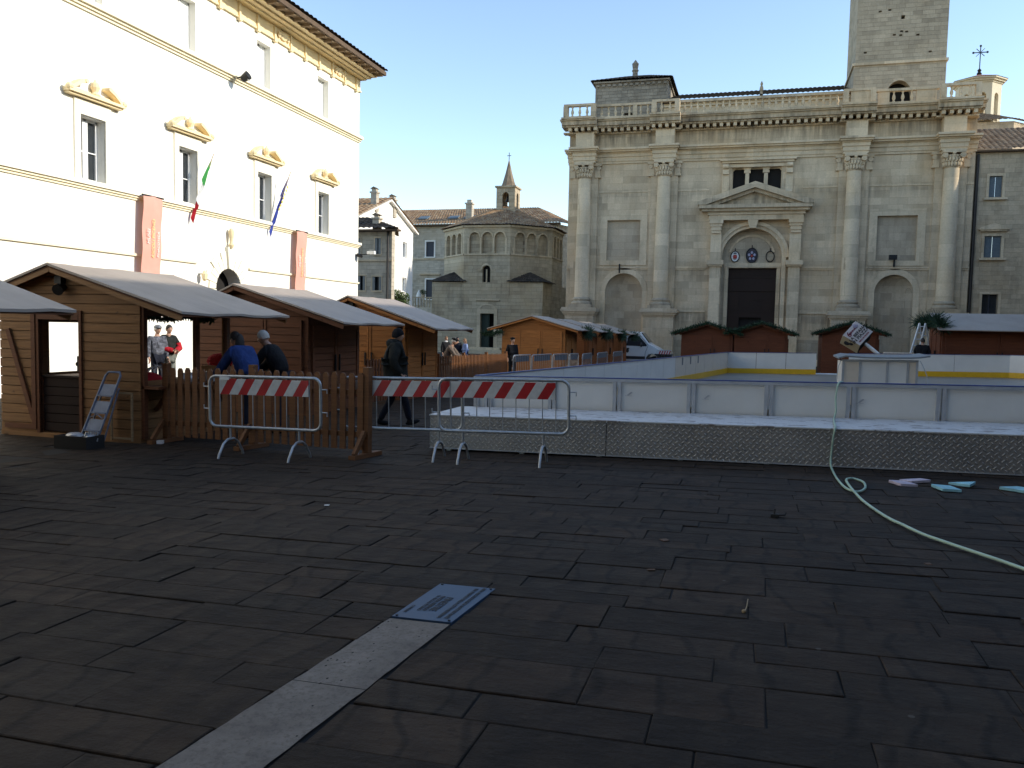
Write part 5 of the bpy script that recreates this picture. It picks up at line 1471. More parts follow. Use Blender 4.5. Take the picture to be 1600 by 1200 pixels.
q.ell((-8.83,9.3,z+.16),(.07,.09,.04))
q.build('tools', M['galv'], t)
t = thing('wooden_frame','thin pale wooden frame leaning on the hut wall behind the stepladder','frame',(-8.8,9.9,-.19))
MB().box(-9.05,-8.66,9.90,9.925,.52,.545).box(-8.685,-8.66,9.90,9.925,-.17,.52).box(-9.05,-9.025,9.90,9.925,-.17,.52).box(-9.025,-8.685,9.90,9.925,-.15,-.125).build('frame', M['pale_wood'], t)

# ------------------------------------------------------------------ picket fences
def fence(a, b, label, n, h=1.12, posts=(), group=None, mat='fence', feet=True, pw=.045):
    a = Vector((*a,0)); b = Vector((*b,0)); d = (b-a).normalized(); nrm = Vector((d.y,-d.x,0))
    t = thing('picket_fence', label, 'fence', (a.x,a.y,g(a.x,a.y)), group)
    for i in range(n):
        p = a.lerp(b,(i+.5)/n); z = g(p.x,p.y)+.10; w = pw; hh = h-.1+rnd.uniform(-.015,.015)
        pts = [(-w,0),(w,0),(w,hh-.05),(w*.5,hh-.01),(-w*.5,hh-.01),(-w,hh-.05)]
        MB().prism([p+d*u+Vector((0,0,z+v))+nrm*.012 for u,v in pts], nrm*.022).build('picket', M[mat], t)
    q = MB()
    for zz in (.3,.85):
        q.bar(a+Vector((0,0,g(a.x,a.y)+zz)), b+Vector((0,0,g(b.x,b.y)+zz)),.02,.07)
    q.build('rail', M[mat], t)
    for s in posts:
        p = a.lerp(b,s); z = g(p.x,p.y)
        q = MB().bar(p-nrm*.03+Vector((0,0,z+.03)),p-nrm*.03+Vector((0,0,z+h+.06)),.09,.09,d)
        q = q.build('post', M[mat], t)
        if feet:
            MB().bar(p-nrm*.3+Vector((0,0,z+.03)),p+nrm*.3+Vector((0,0,z+.03)),.1,.055).bar(p+nrm*.25+Vector((0,0,z+.06)),p+nrm*.03+Vector((0,0,z+.34)),.05,.06).build('foot', M[mat], q)
    return t
fence((-8.35,10.2),(-6.80,9.99),'brown picket fence section standing directly before the open hut counter',11,posts=(.02,))
fence((-6.72,9.98),(-4.78,9.66),'brown picket fence section with tall end post behind the left striped barrier',14,posts=(.01,1.0))
fence((-8.5,17.1),(-8.5,19.4),'brown picket fence closing the gap beside the orange-brown hut, behind the walking man',15,mat='wood_mid',feet=False)
fence((-8.65,22.0),(-8.62,28.9),'long brown picket fence with sunlit tops that the old man in a cap leans on',50,posts=(.02,.33,.66,.99),feet=False,pw=.028)

# ------------------------------------------------------------------ crowd barriers
def make_barrier(label, group, Wd=1.66, back=False):
    """origin at the ground below the middle, front facing -y"""
    t = thing('crowd_barrier', label, 'barrier', (0,0,0), group)
    h0,h1,r = .40,1.06,.1; x = Wd/2
    path = []
    for cx,cz,a0 in ((x-r,h1-r,0),(-x+r,h1-r,90),(-x+r,h0+r,180),(x-r,h0+r,270)):
        for k in range(6):
            a = math.radians(a0+k*18); path.append((cx+r*math.cos(a),0,cz+r*math.sin(a)))
    path.append(path[0])
    MB().tube(path,.019,10,False).build('frame', M['galv'], t, smooth=50)
    n = 9
    for i in range(n):
        xx = -x+.16+i*(Wd-.32)/(n-1)
        MB().cyl((xx,0,h0),(xx,0,h1-.02),.0065,n=6).build('bar', M['galv'], t)
    for sx in (-1,1):
        xx = sx*x*.62
        q = MB().cyl((xx,0,h0),(xx,0,.24),.015,n=8)
        q.tube([(xx,-.26,.01),(xx,-.24,.06),(xx,-.15,.19),(xx,-.06,.24),(xx,.06,.24),(xx,.15,.19),(xx,.24,.06),(xx,.26,.01)],.017,8)
        q.build('leg', M['galv'], t, smooth=50)
        q = MB()
        for zz in (.63,.92): q.tube([(sx*x,0,zz),(sx*(x+.09),0,zz),(sx*(x+.09),0,zz-.05 if sx>0 else zz+.05)],.009,6)
        q.build('hook', M['galv'], t)
    xs0,xs1 = -x+.165,x-.165
    p = MB().box(xs0,xs1,-.016,-.012,h1-.235,h1-.03).build('striped_board', M['stripe'], t)
    MB().box(xs0,xs1,-.0115,-.008,h1-.235,h1-.03).build('board_back', M['sign_back'], t)
    return t
GBr = 'crowd barriers with red and white boards in the foreground'
ba = make_barrier('left red and white striped barrier standing in front of the picket fence', GBr)
ba.location = (-5.985,9.2,g(-6,9.2)-.01); ba.rotation_euler = (0,-.018,math.radians(-1.5))
o = dup(ba,(-4.33,9.78,g(-4.33,9.75)-.02),math.radians(1.5),'middle red and white striped barrier touching the tall fence post'); o.rotation_euler = (0,-.018,math.radians(4))
o = dup(ba,(-2.93,9.73,g(-2.985,9.73)-.01),math.radians(2),'right red and white striped barrier in front of the tread-plate platform'); o.rotation_euler = (0,-.018,math.radians(4))
t_lab = o
t = thing('small_label','small white paper label taped on the left striped barrier board','label',(-6.6,9.18,.9)); MB().box(-6.645,-6.50,9.172,9.176,.86,.90).build('paper', M['white'], t)
GFr = 'crowd barriers seen from behind beside the orange huts'
fl_ = ['first far crowd barrier from the end of the long fence','second far crowd barrier in front of the nearest orange hut','third far crowd barrier in front of the nearest orange hut','fourth far crowd barrier at the corner of the nearest orange hut','far crowd barrier before the second orange hut','far crowd barrier before the third orange hut','far crowd barrier before the last orange hut']
fp = [((-8.0,27.6),(-7.72,28.95)),((-7.7,29.05),(-7.35,30.7)),((-7.33,30.8),(-7.05,32.3)),((-7.03,32.4),(-6.85,33.3)),((-6.62,33.0),(-6.6,34.9)),((-6.6,36.3),(-6.58,38.8)),((-6.6,40.7),(-6.55,43.4))]
for (a,b),l in zip(fp,fl_):
    c = ((a[0]+b[0])/2,(a[1]+b[1])/2)
    o = dup(ba,(c[0],c[1],g(*c)),None,l,GFr); o.rotation_euler = (0,0,math.atan2(b[1]-a[1],b[0]-a[0])+PI)
    L_ = math.hypot(b[0]-a[0],b[1]-a[1]); o.scale = (L_/1.66,1,1)

# ------------------------------------------------------------------ rink
sh_ = lambda x: .0185*(x+4.1)
class RB(MB):
    def build(s, *a, **k):
        s.v = [(x,y,z+sh_(x)) for x,y,z in s.v]
        return MB.build(s,*a,**k)
pf = thing('step_platform','long low platform with aluminium tread-plate front and worn white top before the rink','platform',(-4.27,10.65,-.1))
PY0 = 10.62
for a,b in ((-4.27,-1.79),(-1.78,3.2),(3.21,8.2)):
    RB().box(a,b,PY0,PY0+.012,-.075,.372).build('side_plate', M['tread'], pf)
    RB().box(a,b,PY0-.006,PY0+.0,-.085,-.070).build('edge_strip', M['alu'], pf)
RB().box(-4.27,-4.258,PY0+.012,PY0+1.3,-.075,.372).build('side_plate', M['tread'], pf)
RB().box(-4.28,8.2,PY0-.01,PY0+1.34,.372,.388).build('deck', M['deck'], pf)
for x in [-4.0+1.06*i for i in range(12)]:
    RB().box(x-.03,x+.03,PY0+.03,PY0+.09,-.16,.36).build('leg', M['galv'], pf)
RB().box(-4.1,8.1,PY0+.45,PY0+.47,-.16,.3).build('shadow_skirt', M['rubber'], pf)  # black sheet standing in for shade under the platform

rk = thing('ice_rink','temporary ice rink with white board panels, yellow kick strip and blue top edge','ice rink',(2,20,.1))
BZ0,BZ1,IZ = .30,.862,.14
def board_run(a, b, n, outer=True, z0=.14, seed=0, cream=None, zt=BZ1, kick=True, frame=True, side=1):
    a = Vector((*a,0)); b = Vector((*b,0)); d = (b-a).normalized(); nr = Vector((d.y,-d.x,0))*side   # nr points outwards
    L = (b-a).length/n
    for i in range(n):
        p = a+d*(L*i); q = a+d*(L*(i+1))
        mb = RB(); mb.prism([p+d*.006+Vector((0,0,z0)),q-d*.006+Vector((0,0,z0)),q-d*.006+Vector((0,0,zt)),p+d*.006+Vector((0,0,zt))], -nr*.03)
        pan = mb.build('board_panel', M['board_cream_bounce'] if cream and cream(i) else M['board'], rk)
        if kick:
            mb = RB(); mb.prism([p-nr*.031+Vector((0,0,z0)),q-nr*.031+Vector((0,0,z0)),q-nr*.031+Vector((0,0,z0+.17)),p-nr*.031+Vector((0,0,z0+.17))], -nr*.012)
            mb.build('kick_strip', M['kick'], pan)
        if frame:
            fr = RB()
            for e in (p+d*.035,q-d*.035):
                fr.bar(e+nr*.02+Vector((0,0,z0)),e+nr*.02+Vector((0,0,zt-.02)),.05,.045,nr)
            fr.bar(p+nr*.02+Vector((0,0,zt-.025)),q+nr*.02+Vector((0,0,zt-.025)),.05,.04)
            fr.build('panel_frame', M['alu'], pan)
        mb = RB(); mb.bar(p-nr*.01+Vector((0,0,zt+.004)),q-nr*.01+Vector((0,0,zt+.004)),.075,.014); mb.build('top_edge', M['blue_edge'], pan)
    return d
FX = [-4.07,-3.86,-2.85,-1.87,-.80,.26,1.33,2.44,3.55,4.7,5.8,6.9,8.0]
for a,b in zip(FX,FX[1:]): board_run((a,12.0),(b,12.0),1,z0=BZ0)
board_run((-4.07,12.0),(-.80,29.6),16,frame=True,kick=True,cream=lambda i: i in (10,11,12,13,14,15),side=-1)  # far panels take warm bounced sunlight as their colour
board_run((-.80,29.6),(2.13,29.6),3,frame=False,side=-1)
board_run((3.15,29.6),(7.95,29.6),3,frame=False,side=-1)
board_run((7.95,29.6),(8.45,29.1),1,frame=False,side=-1)
board_run((8.45,29.1),(8.2,12.0),16,frame=True,side=-1)
q = RB(); q.add([(-4.0,12.03,IZ),(8.15,12.03,IZ),(8.4,29.1,IZ),(7.9,29.55,IZ),(-.82,29.55,IZ)],[(0,1,2,3,4)]); q.build('rink_floor', M['ice'], rk)
q = RB(); q.box(2.13,3.15,29.55,29.62,-.3,IZ-.004); q.build('floor_edge', M['alu'], rk)
RB().tube([(2.15,30.2,.12),(3.2,30.2,.12)],.035,8).build('threshold_pipe', M['white'], rk)
q = RB()
for (a,b) in (((-4.07,12.04),(-.86,29.6)),((-.86,29.6),(2.13,29.6)),((3.15,29.6),(7.95,29.6))):
    a=Vector((*a,0)); b=Vector((*b,0)); q.prism([a+Vector((0,0,-.45)),b+Vector((0,0,-.45)),b+Vector((0,0,.135)),a+Vector((0,0,.135))],(b-a).cross(Vector((0,0,1))).normalized()*-.02)
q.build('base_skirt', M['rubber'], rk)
# half-worn stickers on the front panels
for i,(px,pz) in enumerate(((-1.72,.62),(-.62,.60),(1.42,.60),(2.0,.58))):
    if i == 3: continue
    q = RB()
    for k in range(4): q.box(px+.015*k,px+.015*k+.03,11.966,11.969,pz+.012*k,pz+.012*k+.016)
    q.box(px-.03,px+.07,11.966,11.969,pz-.008,pz-.002)
    tag(q.build('sticker', M['alu'], None), ['small worn grey sticker on the rink panel behind the right striped barrier','small worn grey sticker on the rink panel left of centre','small worn grey sticker on the rink panel right of the green hose'][i], 'sticker')
# grey tape strips on the side boards tinted with bounced sun
for i,(s) in enumerate((.665,.715,.765)):
    a = Vector((-4.07,12.0,0)); b = Vector((-.80,29.6,0)); p = a.lerp(b,s); d=(b-a).normalized()
    q = RB(); q.prism([p+Vector((.034,0,.62))+d*-.06,p+Vector((.034,0,.62))+d*.06,p+Vector((.034,0,.84))+d*.06,p+Vector((.034,0,.84))+d*-.06],(.004,0,0))
    q.build('tape_strip', M['sign_back'], rk)
# booth of board panels standing in the rink
bo = thing('panel_booth','low white panelled booth with a grey sheet on top inside the rink','booth',(2.3,17,.25))
BW = M['board']
for i,(a,b,mm) in enumerate(((1.72,2.02,'board_cream_bounce'),(2.02,2.50,'board'),(2.50,2.86,'board'),(2.86,3.02,'board_cream_bounce'))):
    pn_ = RB().box(a+.02,b-.02,17.0,17.03,IZ+.02,1.0).build('panel', M[mm], bo)
    RB().box(b-.02,b+.02,16.985,17.04,IZ,1.0).build('frame_post', M['alu'], pn_)
RB().box(1.70,1.74,16.985,17.04,IZ,1.0).box(1.70,3.04,16.98,17.04,1.0,1.04).build('frame_post', M['alu'], bo)
RB().box(1.70,1.73,17.04,17.9,IZ,1.0).box(3.01,3.04,17.04,17.9,IZ,1.0).box(1.73,3.01,17.87,17.9,IZ,1.0).build('panel', BW, bo)
q = RB(); xs_ = [1.62,1.75,2.1,2.5,2.9,3.05,3.22]; zs_ = [1.05,1.09,1.065,1.06,1.065,1.075,1.10]
for (xa,za),(xb,zb) in zip(zip(xs_,zs_),zip(xs_[1:],zs_[1:])):
    q.add([(xa,16.9,za),(xb,16.9,zb),(xb,18,zb+.02),(xa,18,za+.02),(xa,16.9,za+.03),(xb,16.9,zb+.03),(xb,18,zb+.05),(xa,18,za+.05)],[(0,3,2,1),(4,5,6,7),(0,1,5,4),(1,2,6,5),(2,3,7,6),(3,0,4,7)])
q.build('top_sheet', M['shutter_grey'], bo)
RB().tube([(3.06,16.95,1.03),(3.12,16.9,.9),(3.17,16.85,.75),(3.18,16.8,.6)],.008,5).build('cable', M['galv'], bo)
RB().tube([(1.68,16.95,1.05),(1.62,16.9,.9),(1.60,16.9,.6),(1.62,16.9,.3)],.008,5).build('cable', M['galv'], bo)

# hose
hp = [(1.35,13.2,.20),(1.28,12.4,.6),(1.24,12.1,.93),(1.19,12.0,.975),(1.15,11.93,.93),(1.13,11.92,.75),(1.14,11.9,.6),(1.12,11.85,.50),(1.09,11.6,.503),(1.05,11.1,.497),(1.02,10.62,.50),(1.0,10.57,.40),(.985,10.57,.2),(.975,10.5,.06),(.975,10.2,.025),(.97,9.6,.03),(1.0,9.05,.035),(1.09,8.85,.04),(1.19,9.1,.04),(1.22,9.5,.035),(1.14,9.72,.03),(1.05,9.5,.05),(1.03,9.1,.065),(1.05,8.6,.06)]
for x,y in ((1.09,8.2),(1.177,7.6),(1.26,7.3),(1.347,7.0),(1.44,6.8),(1.531,6.62),(1.62,6.45),(1.70,6.30),(1.80,6.09),(1.95,5.8),(2.2,5.4),(2.6,5.0)): hp.append((x,y,g(x,y)+.024))
def smooth_path(P, n=5):
    P = [Vector(p) for p in P]; out = []
    for i in range(len(P)-1):
        p0,p1,p2,p3 = P[max(i-1,0)],P[i],P[i+1],P[min(i+2,len(P)-1)]
        for k in range(n):
            t = k/n
            out.append(.5*((2*p1)+(p2-p0)*t+(2*p0-5*p1+4*p2-p3)*t*t+(3*p1-p0-3*p2+p3)*t**3))
    out.append(P[-1]); return out
tag(MB().tube(smooth_path(hp),.0125,10).build('garden_hose', M['hose'], None, smooth=60), 'pale green hose running over the rink boards and looping across the dark paving','hose')

# foam offcuts
def scrap(x,y,pts,mm,label,tilt=0,h=.03):
    z = g(x,y)+.006
    q = MB(); q.prism([(x+a,y+b,z+tilt*a) for a,b in pts],(0,0,h))
    o = q.build('foam_offcut', M[mm], None, bevel=.004); tag(o,label,'foam scrap','foam offcuts along the platform')
scrap(1.58,9.52,[(-.09,.10),(.0,-.10),(.17,-.08),(.07,.12)],'foam_pink','pale lilac foam offcut nearest the hose loop')
scrap(1.74,9.72,[(-.12,.05),(-.02,-.08),(.18,-.02),(.10,.09)],'foam_pink','pale lilac foam offcut resting against another one',.10)
scrap(1.99,9.35,[(-.11,.12),(-.05,-.12),(.13,-.12),(.07,.10)],'foam_blue','light blue square foam offcut right of the lilac pieces')
scrap(2.22,9.68,[(-.12,.06),(.05,-.13),(.14,.04)],'foam_blue','light blue triangular foam offcut close to the platform',.12)
scrap(2.70,9.48,[(-.17,.03),(.02,-.12),(.22,.02),(.02,.13)],'foam_blue','light blue diamond-shaped foam offcut at the right edge of the picture')
# little things lying on the paving
def litter(name,label,cat_,pts,mm,h=.004,dz=.004):
    x,y = pts[0]; q = MB(); q.prism([(a,b,g(a,b)+dz) for a,b in pts],(0,0,h)); tag(q.build(name,M[mm],None),label,cat_)
litter('dry_leaf','small dry brown leaf on the paving left of the hose','leaf',[(-.62,6.28),(-.57,6.31),(-.54,6.26),(-.58,6.22)],'leaf_brown')
litter('dry_leaf','tiny yellowish leaf on the paving in the middle of the dark slabs','leaf',[(-.61,5.41),(-.56,5.43),(-.55,5.40),(-.60,5.385)],'leaf_brown')
litter('dry_leaf','tiny dry leaf on the paving right of the hose','leaf',[(1.2,6.13),(1.24,6.15),(1.25,6.1),(1.21,6.09)],'leaf_brown')
t = thing('black_clip','small black plastic clip lying on the paving before the platform','clip',(.26,7.42,g(.26,7.42)))
z = g(.26,7.42)
MB().box(.22,.29,7.39,7.44,z+.003,z+.03).tube([(.25,7.41,z+.03),(.255,7.42,z+.07)],.008,6).tube([(.29,7.42,z+.02),(.34,7.45,z+.02),(.35,7.47,z+.035)],.007,6).build('clip_body', M['rubber'], t)
t = thing('twig','short pale twig with a pebble at its end on the paving','twig',(.03,4.8,g(.03,4.8)))
z = g(.03,4.8)
MB().tube([(.025,4.70,z+.008),(.035,4.80,z+.010),(.04,4.93,z+.008)],.003,5).ell((.02,4.69,z+.012),(.013,.012,.012),8,6).build('stick', M['pale_wood'], t)
litter('paper_scrap','tiny white paper scrap on the paving left of the barriers','paper',[(-3.72,6.69),(-3.68,6.71),(-3.67,6.67),(-3.71,6.66)],'white')
litter('paper_scrap','white crumpled paper at the foot of the picket fence beside the open hut','paper',[(-8.3,10.02),(-8.22,10.04),(-8.2,9.97),(-8.28,9.95)],'white',.05)
litter('rubber_pad','small dark block lying at the right edge of the paving','block',[(1.47,4.99),(1.56,5.01),(1.57,4.95),(1.48,4.93)],'rubber',.02)

# ------------------------------------------------------------------ sign cube on a leaning pole
sc = thing('sign_cube','tilted white cube sign with lettering on a leaning white pole behind the rink','sign',(4.6,36,.6))
c0 = PYP = None
def pr(px,py): return None
A = Vector((4.028,36,2.18)); Bq = Vector((4.697,36,1.779)); Cq = Vector((4.264,36,1.276)); Dq = Vector((3.57,36,1.60)); Eq = Vector((3.486,36.25,1.25)); Fq = Vector((4.162,36.25,.90))
u = (Bq-A); v = (Dq-A); w = Vector((-.06,.85,-.34))
cube = MB().add([A,Bq,Cq,Dq,A+w,Bq+w,Cq+w,Dq+w],[(0,1,2,3),(4,7,6,5),(0,4,5,1),(1,5,6,2),(2,6,7,3),(3,7,4,0)])
fo_ = MB().add([A,Bq,Cq,Dq],[(0,1,2,3)]); 
cw = A+u+v-Cq
# front face
fm = MB().prism([A,Bq,A+u+v,Dq],Vector((0,.03,0))); fm.build('front_panel', M['sign_white'], sc)
lo = Vector((-.06,.35,-.33))
MB().prism([Dq,A+u+v,A+u+v+lo,Dq+lo],Vector((0,.03,.01))).build('side_panel', M['sign_cream'], sc)
MB().prism([Bq+Vector((0,.03,0)),A+u+v+Vector((0,.03,0)),A+u+v+lo+Vector((0,.03,0)),Bq+lo+Vector((0,.03,0))],Vector((-.03,0,0))).build('side_panel', M['rubber'], sc)
MB().prism([A+Vector((0,.03,0)),Bq+Vector((0,.03,0)),Bq+Vector((-.06,.7,-.1)),A+Vector((-.06,.7,-.1))],Vector((0,0,-.02))).build('side_panel', M['sign_white'], sc)
un = u.normalized(); vn = v.normalized()
ex = -vn; ey = un                       # writing runs up the slope, parallel to the left edge
# rows from the top-left edge towards the lower right
exr = -vn; eyr = -(un)
def onface(a,b): return A+u*a+v*b+Vector((0,-.012,0))
for a,b,body,size,mm in ((.22,.80,'6',.30,'maroon'),(.22,.50,'GENNAIO',.10,'maroon'),(.47,.50,'LA BEFANA',.17,'ink'),(.67,.50,'IN PIAZZA',.18,'ink'),(.86,.5,'FESTA IN PIAZZA',.07,'maroon')):
    text_mesh('lettering', body, size, M[mm], sc, frame_m(onface(a,b), exr, -un), .003, bold=.004)
MB().ell(onface(.14,.25),(.09,.015,.09),9,6).ell(onface(.2,.18),(.05,.015,.07),8,6).build('emblem', M['violet'], sc)
MB().ell(Dq+(u*.35)+lo*.5+Vector((0,-.02,0)),(.14,.02,.10),10,6).build('emblem', M['ink'], sc)
MB().ell(Dq+(u*.55)+lo*.35+Vector((0,-.02,0)),(.08,.02,.07),10,6).build('emblem', M['ink'], sc)
MB().tube([Cq+Vector((.15,.35,.05)),(5.35,36.2,.55),(5.9,36.3,.2)],.075,10).build('pole', M['white'], sc, smooth=60)
lb = thing('light_box','low cream illuminated-looking box lying behind the rink boards beside the ladder','box',(5.55,35,.5))
MB().box(5.05,6.05,35.2,35.5,-.2,.97).build('box', M['board_cream_bounce'], lb, bevel=.01)
for k in range(6): MB().box(5.22+k*.14,5.235+k*.14,35.185,35.2,.80,.97).build('slat', M['trim'], lb)
# trestle ladder
t = thing('trestle_ladder','aluminium double ladder standing before the right niche behind the rink','ladder',(6.4,36,g(6.4,36)))
z0 = g(6.4,36)
Lx = lambda k,u: Vector((5.82,35.7,z0)).lerp(Vector((6.42,36.1,2.15)),u)+Vector((.33,0,0))*k*(1-.35*u)
for k in (0,1): MB().bar(Lx(k,0),Lx(k,1),.05,.06).build('rail', M['silver'], t)
for i in range(9): MB().cyl(Lx(0,.08+.108*i),Lx(1,.08+.108*i),.022,n=6).build('rung', M['silver'], t)
Rx = lambda k,u: Vector((6.85,36.9,z0)).lerp(Vector((6.44,36.15,2.12)),u)+Vector((.33,0,0))*k*(1-.35*u)
for k in (0,1): MB().bar(Rx(k,0),Rx(k,1),.035,.045).build('rail', M['silver'], t)
for i in range(3): MB().cyl(Rx(0,.3+.25*i),Rx(1,.3+.25*i),.02,n=6).build('rung', M['silver'], t)

# ------------------------------------------------------------------ white van
vn_ = thing('white_van','white pickup van cab facing right between the hut row and the cathedral','van',(-7.5,52.6,g(-7.5,52.6)))
vz = g(-7.5,52.6); vx = -7.25; vy0,vy1 = 52.5,54.4
prof = [(-.9,.42),(-.9,1.35),(-.86,2.12),(-.7,2.22),(.35,2.24),(.55,2.19),(1.18,1.50),(1.9,1.18),(2.08,1.05),(2.13,.75),(2.13,.40),(1.86,.36),(1.80,.62),(1.62,.80),(1.36,.84),(1.12,.76),(.98,.58),(.94,.36)]
V = lambda a,b,y: (vx+(a if a < 0 else a*.84),y,vz+b)
q = MB().prism([V(a,b,vy0) for a,b in prof],(0,vy1-vy0,0)); q.build('body', M['van'], vn_, bevel=.05)
win = [(-.45,1.34),(-.35,1.95),(.42,1.97),(1.02,1.42),(1.0,1.32)]
MB().prism([V(a,b,vy0-.006) for a,b in win],(0,.012,0)).build('side_window', M['glass'], vn_)
d = MB().tube([V(-.52,.5,vy0-.004),V(-.55,1.3,vy0-.004),V(-.45,2.04,vy0-.004),V(.45,2.06,vy0-.004),V(1.12,1.4,vy0-.004),V(.92,.9,vy0-.004),V(.86,.5,vy0-.004),V(-.52,.5,vy0-.004)],.012,5).build('door', M['van_dark'], vn_)
MB().box(vx-.42,vx-.26,vy0-.03,vy0,vz+1.12,vz+1.2).ell(V(-.36,1.02,vy0),(.09,.02,.13)).build('handle', M['van_dark'], d)
MB().box(vx-.9,vx+.77,vy0-.02,vy0,vz+.5,vz+.68).build('side_trim', M['van_dark'], vn_)
MB().prism([(vx+.49,vy0+.15,vz+2.15),(vx+.96,vy0+.12,vz+1.56),(vx+.96,vy1-.12,vz+1.56),(vx+.49,vy1-.15,vz+2.15)],(.035,0,.035)).build('windscreen', M['glass'], vn_)
MB().ell(V(.62,1.42,vy0-.16),(.07,.09,.15)).build('mirror', M['van_dark'], vn_, smooth=60)
MB().box(vx+1.74,vx+1.86,vy0+.03,vy1-.03,vz+.34,vz+.62).build('bumper', M['van_dark'], vn_, bevel=.03)
for y in (vy0+.12,vy1-.45): MB().ell((vx+1.66,y+.17,vz+1.0),(.14,.17,.13)).build('headlight', M['silver'], vn_, smooth=60)
MB().box(vx+1.2,vx+1.42,vy0-.008,vy0-.001,vz+.62,vz+1.05).build('side_panel', M['sign_back'], vn_) if False else None
for y in (vy0+.02,vy1-.24):
    w_ = MB().cyl(V(1.38,.33,y),V(1.38,.33,y+.22),.33,n=24).build('wheel', M['rubber'], vn_, smooth=40)
    MB().cyl(V(1.38,.33,y-.01),V(1.38,.33,y+.0),.19,n=16).build('rim', M['galv'], w_)
MB().box(vx-4.2,vx-.95,vy0+.05,vy1-.05,vz+.55,vz+.95).build('load_bed', M['van'], vn_, bevel=.02)
for y in (vy0+.02,vy1-.24):
    w_ = MB().cyl(V(-3.2,.33,y),V(-3.2,.33,y+.22),.33,n=24).build('wheel', M['rubber'], vn_, smooth=40); MB().cyl(V(-3.2,.33,y-.01),V(-3.2,.33,y),.19,n=16).build('rim', M['galv'], w_)
sb_ = dup(ba,(-5.15,51.4,g(-5.1,51.4)),None,'small far striped barrier standing at the nose of the white van',GFr); sb_.rotation_euler=(0,0,.1); sb_.scale=(.55,1,1)
bn = thing('dark_bin','dark blue container beside the nose of the white van','container',(-5.25,52.0,g(-5.2,52)))
zz = g(-5.2,52); MB().box(-5.75,-4.75,51.8,52.3,zz,zz+.75).build('body', M['navy'], bn, bevel=.03); MB().box(-5.8,-4.7,51.75,52.35,zz+.75,zz+.82).build('lid', M['van_dark'], bn)
st = thing('board_stack','stack of pale boards lying in front of the cathedral beside the van','boards',(-4.1,51.5,g(-4,51.5)))
zz = g(-4,51.5)
for k in range(5): MB().box(-4.6,-3.2,51.3+.03*(k%2),51.9,zz+.14*k,zz+.14*k+.07).build('board', M['silver'], st)
MB().bar((-3.75,51.2,zz+1.15),(-3.2,51.3,zz+.75),.1,.12).build('strut', M['rubber'], st)

# ------------------------------------------------------------------ people
def skin_mesh(name, pts, edges, mat, parent, root=0, sub=1, flat=.80):
    """pts: (x,y,z,r); grows one continuous surface over the skeleton"""
    me = bpy.data.meshes.new(name)
    me.from_pydata([(p[0],p[1]/flat,p[2]) for p in pts], edges, [])
    o = bpy.data.objects.new(name, me); COL.objects.link(o)
    md = o.modifiers.new('s','SKIN'); md.use_smooth_shade = True
    sv_ = me.skin_vertices[0].data
    for i,p in enumerate(pts):
        sv_[i].radius = (p[3],p[3]); sv_[i].use_root = (i == root)
    ss = o.modifiers.new('d','SUBSURF'); ss.levels = sub; ss.render_levels = sub
    dg = bpy.context.evaluated_depsgraph_get(); dg.update()
    m2 = bpy.data.meshes.new_from_object(o.evaluated_get(dg))
    bpy.data.objects.remove(o); bpy.data.meshes.remove(me)
    m2.name = name
    m2.transform(Matrix.Diagonal((1,flat,1,1)))
    m2.materials.clear(); m2.materials.append(mat)
    m2.polygons.foreach_set('use_smooth',[True]*len(m2.polygons))
    q = bpy.data.objects.new(name, m2); COL.objects.link(q); q.parent = parent
    OFF[q.name] = Vector()
    return q
BASE = dict(pelvis=(0,0,.95),spine=(0,-.01,1.13),chest=(0,-.01,1.32),neck0=(0,-.01,1.47),neck=(0,.01,1.55),head=(0,.03,1.66),
  shL=(-.19,-.01,1.42),elL=(-.25,-.03,1.15),wrL=(-.26,.05,.92),shR=(.19,-.01,1.42),elR=(.25,-.03,1.15),wrR=(.26,.05,.92),
  hpL=(-.09,0,.92),knL=(-.10,.02,.50),anL=(-.10,-.02,.09),hpR=(.09,0,.92),knR=(.10,.02,.50),anR=(.10,-.02,.09))
